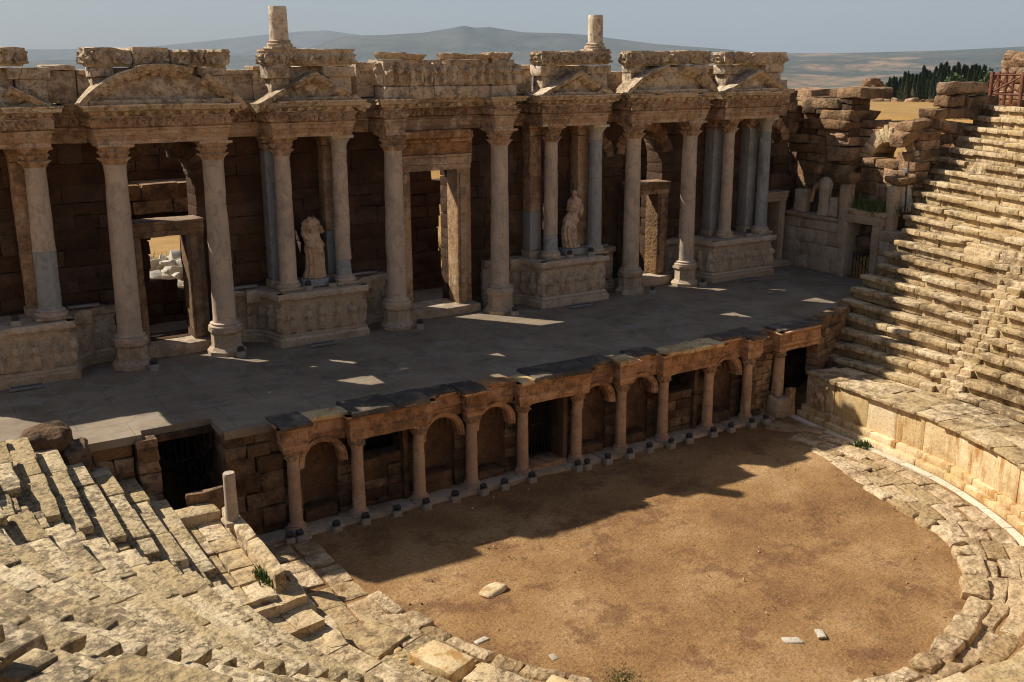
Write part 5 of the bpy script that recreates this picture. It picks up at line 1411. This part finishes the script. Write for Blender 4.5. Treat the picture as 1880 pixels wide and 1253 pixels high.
ridge('distant_mountains', 20000, 5000, [(0, .5), (6, .7), (8, .68), (12, .8), (13.8, .96), (16.5, 1.24), (19.8, 1.6), (22.1, 1.73), (23.3, 1.56), (25, 1.3), (29, 1.0), (34, .9), (40, .7), (46, .52), (52, .4), (75, .3)], 'mtn', 3)
ridge('mountains', 11500, 4500, [(0, .0), (20, .5), (22, 1.15), (23.2, 1.45), (25, 1.5), (27.3, 1.64), (28.6, 1.85), (29.4, 2.02), (30, 1.9), (30.8, 1.94), (32.6, 1.66), (34.9, 1.59), (36.2, 1.5), (37.3, 1.32), (39.6, 1.02), (43.4, .7), (46, .4), (50, .1), (75, .0)], 'mtn', 14)
ridge('dry_hills', 10000, 6000, [(0, -.3), (34, -.3), (38, -.1), (42, .2), (46.5, .47), (50.8, .52), (54.4, .6), (57.8, .76), (62, .9), (75, .8)], 'hill', 25, rough=.4)

# ------------------------------------------------------------------ trees beyond the wall
def cypress(x, y, z, h, w, seed):
    rr = np.random.default_rng(seed)
    root = thing('cypress_tree', 'dark slender cypress in the tight grove beyond the dry field', 'tree', (x, y, z), 'cypress grove beyond the dry field')
    MB().tube([(x, y, z - .5), (x, y, z + h * .5), (x, y, z + h * .93)], [.16, .1, .02], 6).build('trunk', M['bark'], root)
    n = 900; t = rr.uniform(0.03, 1, n); a = rr.uniform(0, 2 * PI, n)
    env = w * np.interp(t, [0, .08, .3, .6, .85, 1], [.55, .9, 1, .72, .35, .04]) * (1 + .22 * np.sin(a * 3 + t * 9 + seed) + .1 * rr.normal(size=n))
    r = env * rr.uniform(.6, 1, n)
    c = np.stack([x + r * np.cos(a), y + r * np.sin(a), z + t * h], -1)
    s = w * rr.uniform(.1, .2, n)
    tx = np.stack([-np.sin(a), np.cos(a), 0 * a], -1); up_ = np.stack([np.cos(a) * .35, np.sin(a) * .35, 1 + 0 * a], -1)
    V = np.stack([c - tx * s[:, None], c + tx * s[:, None], c + up_ * (s * 3.2)[:, None]], 1).reshape(-1, 3)
    me = bpy.data.meshes.new('crown'); me.from_pydata((V - np.array([x, y, z])).tolist(), [], np.arange(3 * n).reshape(n, 3).tolist()); me.materials.append(M['cypress'])
    o = bpy.data.objects.new('crown', me); COL.objects.link(o); o.parent = root
    return root
protos = [cypress(0, 0, 0, 1., 0.125 + .015 * q, q + 1) for q in range(4)]
def polar(az, d): return d * math.sin(math.radians(az)), d * math.cos(math.radians(az))
TD = 300.
def cy(az, d, h, first=None):
    x, y = polar(az, d); zt = float(terrain_z(np.array([x]), np.array([y]))[0]) - .2
    global _ci
    p = protos[_ci % 4]; _ci += 1
    if _ci <= 4: r = p; r.location = (x, y, zt)
    else: r = copy_tree(p, (x, y, zt))
    r.rotation_euler = (0, 0, R.uniform(0, 6)); s = h
    r.scale = (h * R.uniform(.9, 1.2), h * R.uniform(.9, 1.2), h)
    return r
_ci = 0
CYL = []
for i in range(48):
    az = 51.4 + (56.2 - 51.4) * (i + .5) / 48 + R.uniform(-.06, .06)
    d = R.uniform(255, 330)
    hpx = np.interp(az, [51.3, 51.8, 53, 54.5, 54.9, 55.2, 56, 56.4], [6.5, 9, 11.3, 12.6, 13, 12, 12.5, 11])
    cy(az, d, hpx * d / 300 * R.uniform(.82, 1.05) * .80)
def roundtree(x, y, z, h, w, label, seed, mat='bush', nm='bushy_tree'):
    rr = np.random.default_rng(seed)
    root = thing(nm, label, 'tree', (x, y, z), 'bushy trees near the cypress grove')
    mb = MB().tube([(x, y, z - .4), (x + .1, y, z + h * .35), (x - .1, y, z + h * .6)], [.22, .16, .08], 6)
    for q in range(4):
        a = q * 1.6; mb.tube([(x, y, z + h * .3), (x + w * .5 * math.cos(a), y + w * .5 * math.sin(a), z + h * .6)], [.1, .04], 5)
    mb.build('trunk', M['bark'], root)
    n = 1500; cl = rr.normal(size=(12, 3)) * np.array([w * .4, w * .4, h * .17]) + np.array([x, y, z + h * .62])
    c = cl[rr.integers(0, 12, n)] + rr.normal(size=(n, 3)) * w * .17
    d = rr.normal(size=(n, 3)); d /= np.linalg.norm(d, axis=1, keepdims=True); e = np.cross(d, rr.normal(size=(n, 3))); e /= np.linalg.norm(e, axis=1, keepdims=True)
    s = w * rr.uniform(.05, .1, (n, 1))
    V = np.stack([c - d * s, c + d * s, c + e * s * 1.4], 1).reshape(-1, 3) - np.array([x, y, z])
    me = bpy.data.meshes.new('crown'); me.from_pydata(V.tolist(), [], np.arange(3 * n).reshape(n, 3).tolist()); me.materials.append(M[mat])
    o = bpy.data.objects.new('crown', me); COL.objects.link(o); o.parent = root
for i, (az, d, h, w, lab) in enumerate([(55.0, 240, 5.6, 4.5, 'bushy green tree at the right end of the cypress grove'), (56.6, 190, 4.8, 3.6, 'lighter green tree behind the timber railing'), (51.1, 310, 4.5, 4, 'small round tree left of the cypress grove'), (47.3, 420, 4, 6, 'low dark tree above the topping slab of the ruins')]):
    x, y = polar(az, d); roundtree(x, y, float(terrain_z(np.array([x]), np.array([y]))[0]), h, w, lab, i + 3)
# small ruin stones on the field edge
mb = MB()
for k in range(40):
    az = R.uniform(50.4, 52.4) if k < 28 else R.uniform(52.4, 56); d = R.uniform(120, 150) if k < 28 else R.uniform(95, 115); x, y = polar(az, d); z = float(terrain_z(np.array([x]), np.array([y]))[0]); s = R.uniform(.2, .5)
    mb.block((x - s, y - s, z - .2), (x + s, y + s, z + s * .9), .15, .1, (2, 2, 2), skew=.2)
o = mb.build('field_stones', M['ruin']); tag(o, 'grey stones strewn along the far edge of the dry field', 'rubble', kind='stuff')
x, y = polar(51.0, 150); z = float(terrain_z(np.array([x]), np.array([y]))[0])
va2 = thing('ruined_arch', 'tiny ruined arch on the field edge left of the cypresses', 'arch', (x, y, z)); mb = MB()
for a in np.linspace(0, 180, 11):
    t = math.radians(a); mb.block((x - .45 + 2.0 * math.cos(t), y - .5, z + .9 + 2.0 * math.sin(t) - .4), (x + .45 + 2.0 * math.cos(t), y + .5, z + .9 + 2.0 * math.sin(t) + .4), .1, .08, (2, 2, 2), skew=.1)
mb.build('voussoirs', M['ruin'], va2)
mb = MB(); mb.block((x - 2.5, y - .5, z - .5), (x - 1.6, y + .5, z + .7), .1, .08); mb.block((x + 1.6, y - .5, z - .5), (x + 2.5, y + .5, z + .7), .1, .08); mb.build('pier', M['ruin'], va2)
# tumbled marble seen through the doorways
q = 0
for row in range(5):
    for k in range(14):
        x = 9.2 + k * .42 + row * .35 + R.uniform(-.2, .2); y = 47.2 + row * 1.0 + R.uniform(-.3, .3); s = R.uniform(.16, .4); zz = .12 + .12 * row
        o = MB().block((x - s, y - s * .7, zz - .3), (x + s, y + s * .7, zz + s * .9), .06, .05, (3, 3, 2), skew=.4, rot=(R.uniform(0, 3), R.uniform(-.3, .3), 0)).build('marble_block', M['white_block'])
        tag(o, 'tumbled white marble block in the heap behind the left doorway', 'stone block', 'tumbled marble blocks behind the left doorway')
grass('back_grass', [(12, 55, -.1, 6, 2.0), (31, 48, -.1, 4, 3), (50, 60, 6.5, 2, 2)], 900, .35, 'green grass strip beyond the tumbled marble blocks')
weeds('shrub', 25.6, 46.5, 0, .9, .7, 1.6, 500, 'green shrub seen through the hole behind the central doorway', 'shrub')
# timber railing at the top right
rl = thing('timber_railing', 'red brown timber railing with crossed braces at the top right corner', 'railing', (46.9, 28, 8.2))
ps = [(46.6, 30.75), (46.9, 29.35), (47.2, 27.95), (47.5, 26.5)]
for x, y in ps: MB().block((x - .07, y - .07, 7.9), (x + .07, y + .07, 9.55), .012, .004, (2, 2, 5)).build('post', M['wood'], rl)
for (x0, y0), (x1, y1) in zip(ps[:-1], ps[1:]):
    for z in (9.42, 8.5): MB().tube([(x0, y0, z), (x1, y1, z)], .055, 6).build('rail', M['wood'], rl)
    MB().tube([(x0, y0, 8.55), (x1, y1, 9.38)], .045, 6).build('brace', M['wood'], rl); MB().tube([(x0 + .03, y0, 9.38), (x1 + .03, y1, 8.55)], .045, 6).build('brace', M['wood'], rl)
ps2 = [(46.6, 30.75), (48.0, 31.3), (49.4, 31.8), (50.8, 32.3)]
for x, y in ps2[1:]: MB().block((x - .07, y - .07, 7.9), (x + .07, y + .07, 9.55), .012, .004, (2, 2, 5)).build('post', M['wood'], rl)
for (x0, y0), (x1, y1) in zip(ps2[:-1], ps2[1:]):
    for z in (9.42, 8.5): MB().tube([(x0, y0, z), (x1, y1, z)], .055, 6).build('rail', M['wood'], rl)
    MB().tube([(x0, y0, 8.55), (x1, y1, 9.38)], .045, 6).build('brace', M['wood'], rl)
tw = thing('ruined_tower', 'rounded stump of a rubble tower behind the timber railing at the right edge', 'ruin', (63.6, 38.9, 6))
mb = MB()
for c in range(9):
    for k in range(10):
        a = k / 10 * 2 * PI + c * .3; r = 2.1 - c * .13; x, y = 63.6 + r * math.cos(a), 38.9 + r * math.sin(a)
        mb.block((x - .65, y - .65, 6.3 + c * .48), (x + .65, y + .65, 6.77 + c * .48), .1, .1, (2, 2, 2), skew=.15)
mb.build('masonry', M['ruin'], tw)

# ================================================================== LIGHT, AIR, CAMERA
AZ, EL = math.radians(36), math.radians(43)
d = Vector((math.sin(AZ) * math.cos(EL), -math.cos(AZ) * math.cos(EL), -math.sin(EL)))
ld = bpy.data.lights.new('sun', 'SUN'); ld.energy = 5.0; ld.angle = math.radians(.5); ld.color = (1., .92, .78)
lo = bpy.data.objects.new('sun', ld); COL.objects.link(lo); lo.rotation_euler = d.to_track_quat('-Z', 'Y').to_euler(); lo.location = (0, 60, 60)
w = bpy.data.worlds.new('World'); SC.world = w; w.use_nodes = True
nt = w.node_tree; bg = nt.nodes['Background']
sk = nt.nodes.new('ShaderNodeTexSky'); sk.sky_type = 'NISHITA'; sk.sun_disc = False
sk.sun_elevation = EL; sk.sun_rotation = -AZ; sk.altitude = 300; sk.air_density = 1.; sk.dust_density = 1.6; sk.ozone_density = 1.2
nt.links.new(sk.outputs[0], bg.inputs[0]); bg.inputs[1].default_value = .05
# haze
me = MB().block((-31000, -31000, -160), (31000, 31000, 1400), 1, 0, (1, 1, 1)) if False else None
hv = [(x, y, z) for x in (-32000, 32000) for y in (-32000, 32000) for z in (-400, 2600)]
hm = bpy.data.meshes.new('haze'); hm.from_pydata(hv, [], [[0, 1, 3, 2], [4, 6, 7, 5], [0, 4, 5, 1], [2, 3, 7, 6], [0, 2, 6, 4], [1, 5, 7, 3]])
t = bpy.data.materials.new('haze'); t.use_nodes = True; nn_ = t.node_tree; nn_.nodes.clear()
om = nn_.nodes.new('ShaderNodeOutputMaterial'); pvn = nn_.nodes.new('ShaderNodeVolumePrincipled'); nn_.links.new(pvn.outputs[0], om.inputs['Volume'])
pvn.inputs['Color'].default_value = (.68, .815, 1.0, 1); pvn.inputs['Density'].default_value = HAZE; pvn.inputs['Anisotropy'].default_value = 0.
hm.materials.append(t); ho = bpy.data.objects.new('haze', hm); COL.objects.link(ho); ho['kind'] = 'stuff'; tag(ho, 'thin pale air haze over the whole valley', 'haze', kind='stuff')

cam = bpy.data.cameras.new('camera'); co = bpy.data.objects.new('camera', cam); COL.objects.link(co); SC.camera = co
f_, pit, yaw, roll = 1865., .267, .558, -.002
fw = Vector((math.sin(yaw) * math.cos(pit), math.cos(yaw) * math.cos(pit), -math.sin(pit)))
rt0 = Vector((math.cos(yaw), -math.sin(yaw), 0)); up0 = rt0.cross(fw)
rt = rt0 * math.cos(roll) + up0 * math.sin(roll); up = up0 * math.cos(roll) - rt0 * math.sin(roll)
co.matrix_world = Matrix(((rt.x, up.x, -fw.x, 0), (rt.y, up.y, -fw.y, 0), (rt.z, up.z, -fw.z, 10), (0, 0, 0, 1)))
cam.sensor_width = 36; cam.lens = f_ / 1880 * 36; cam.clip_start = .1; cam.clip_end = 90000
vs = SC.view_settings; vs.view_transform = 'Standard'; vs.look = 'None'; vs.exposure = EXPO; vs.gamma = 1; vs.use_curve_mapping = False
SC.cycles.use_denoising = True; SC.cycles.filter_width = 1.1
SC.cycles.max_bounces = 6; SC.cycles.diffuse_bounces = 3; SC.cycles.volume_bounces = 0
for o in SC.objects:
    if '_o' in o: del o['_o']
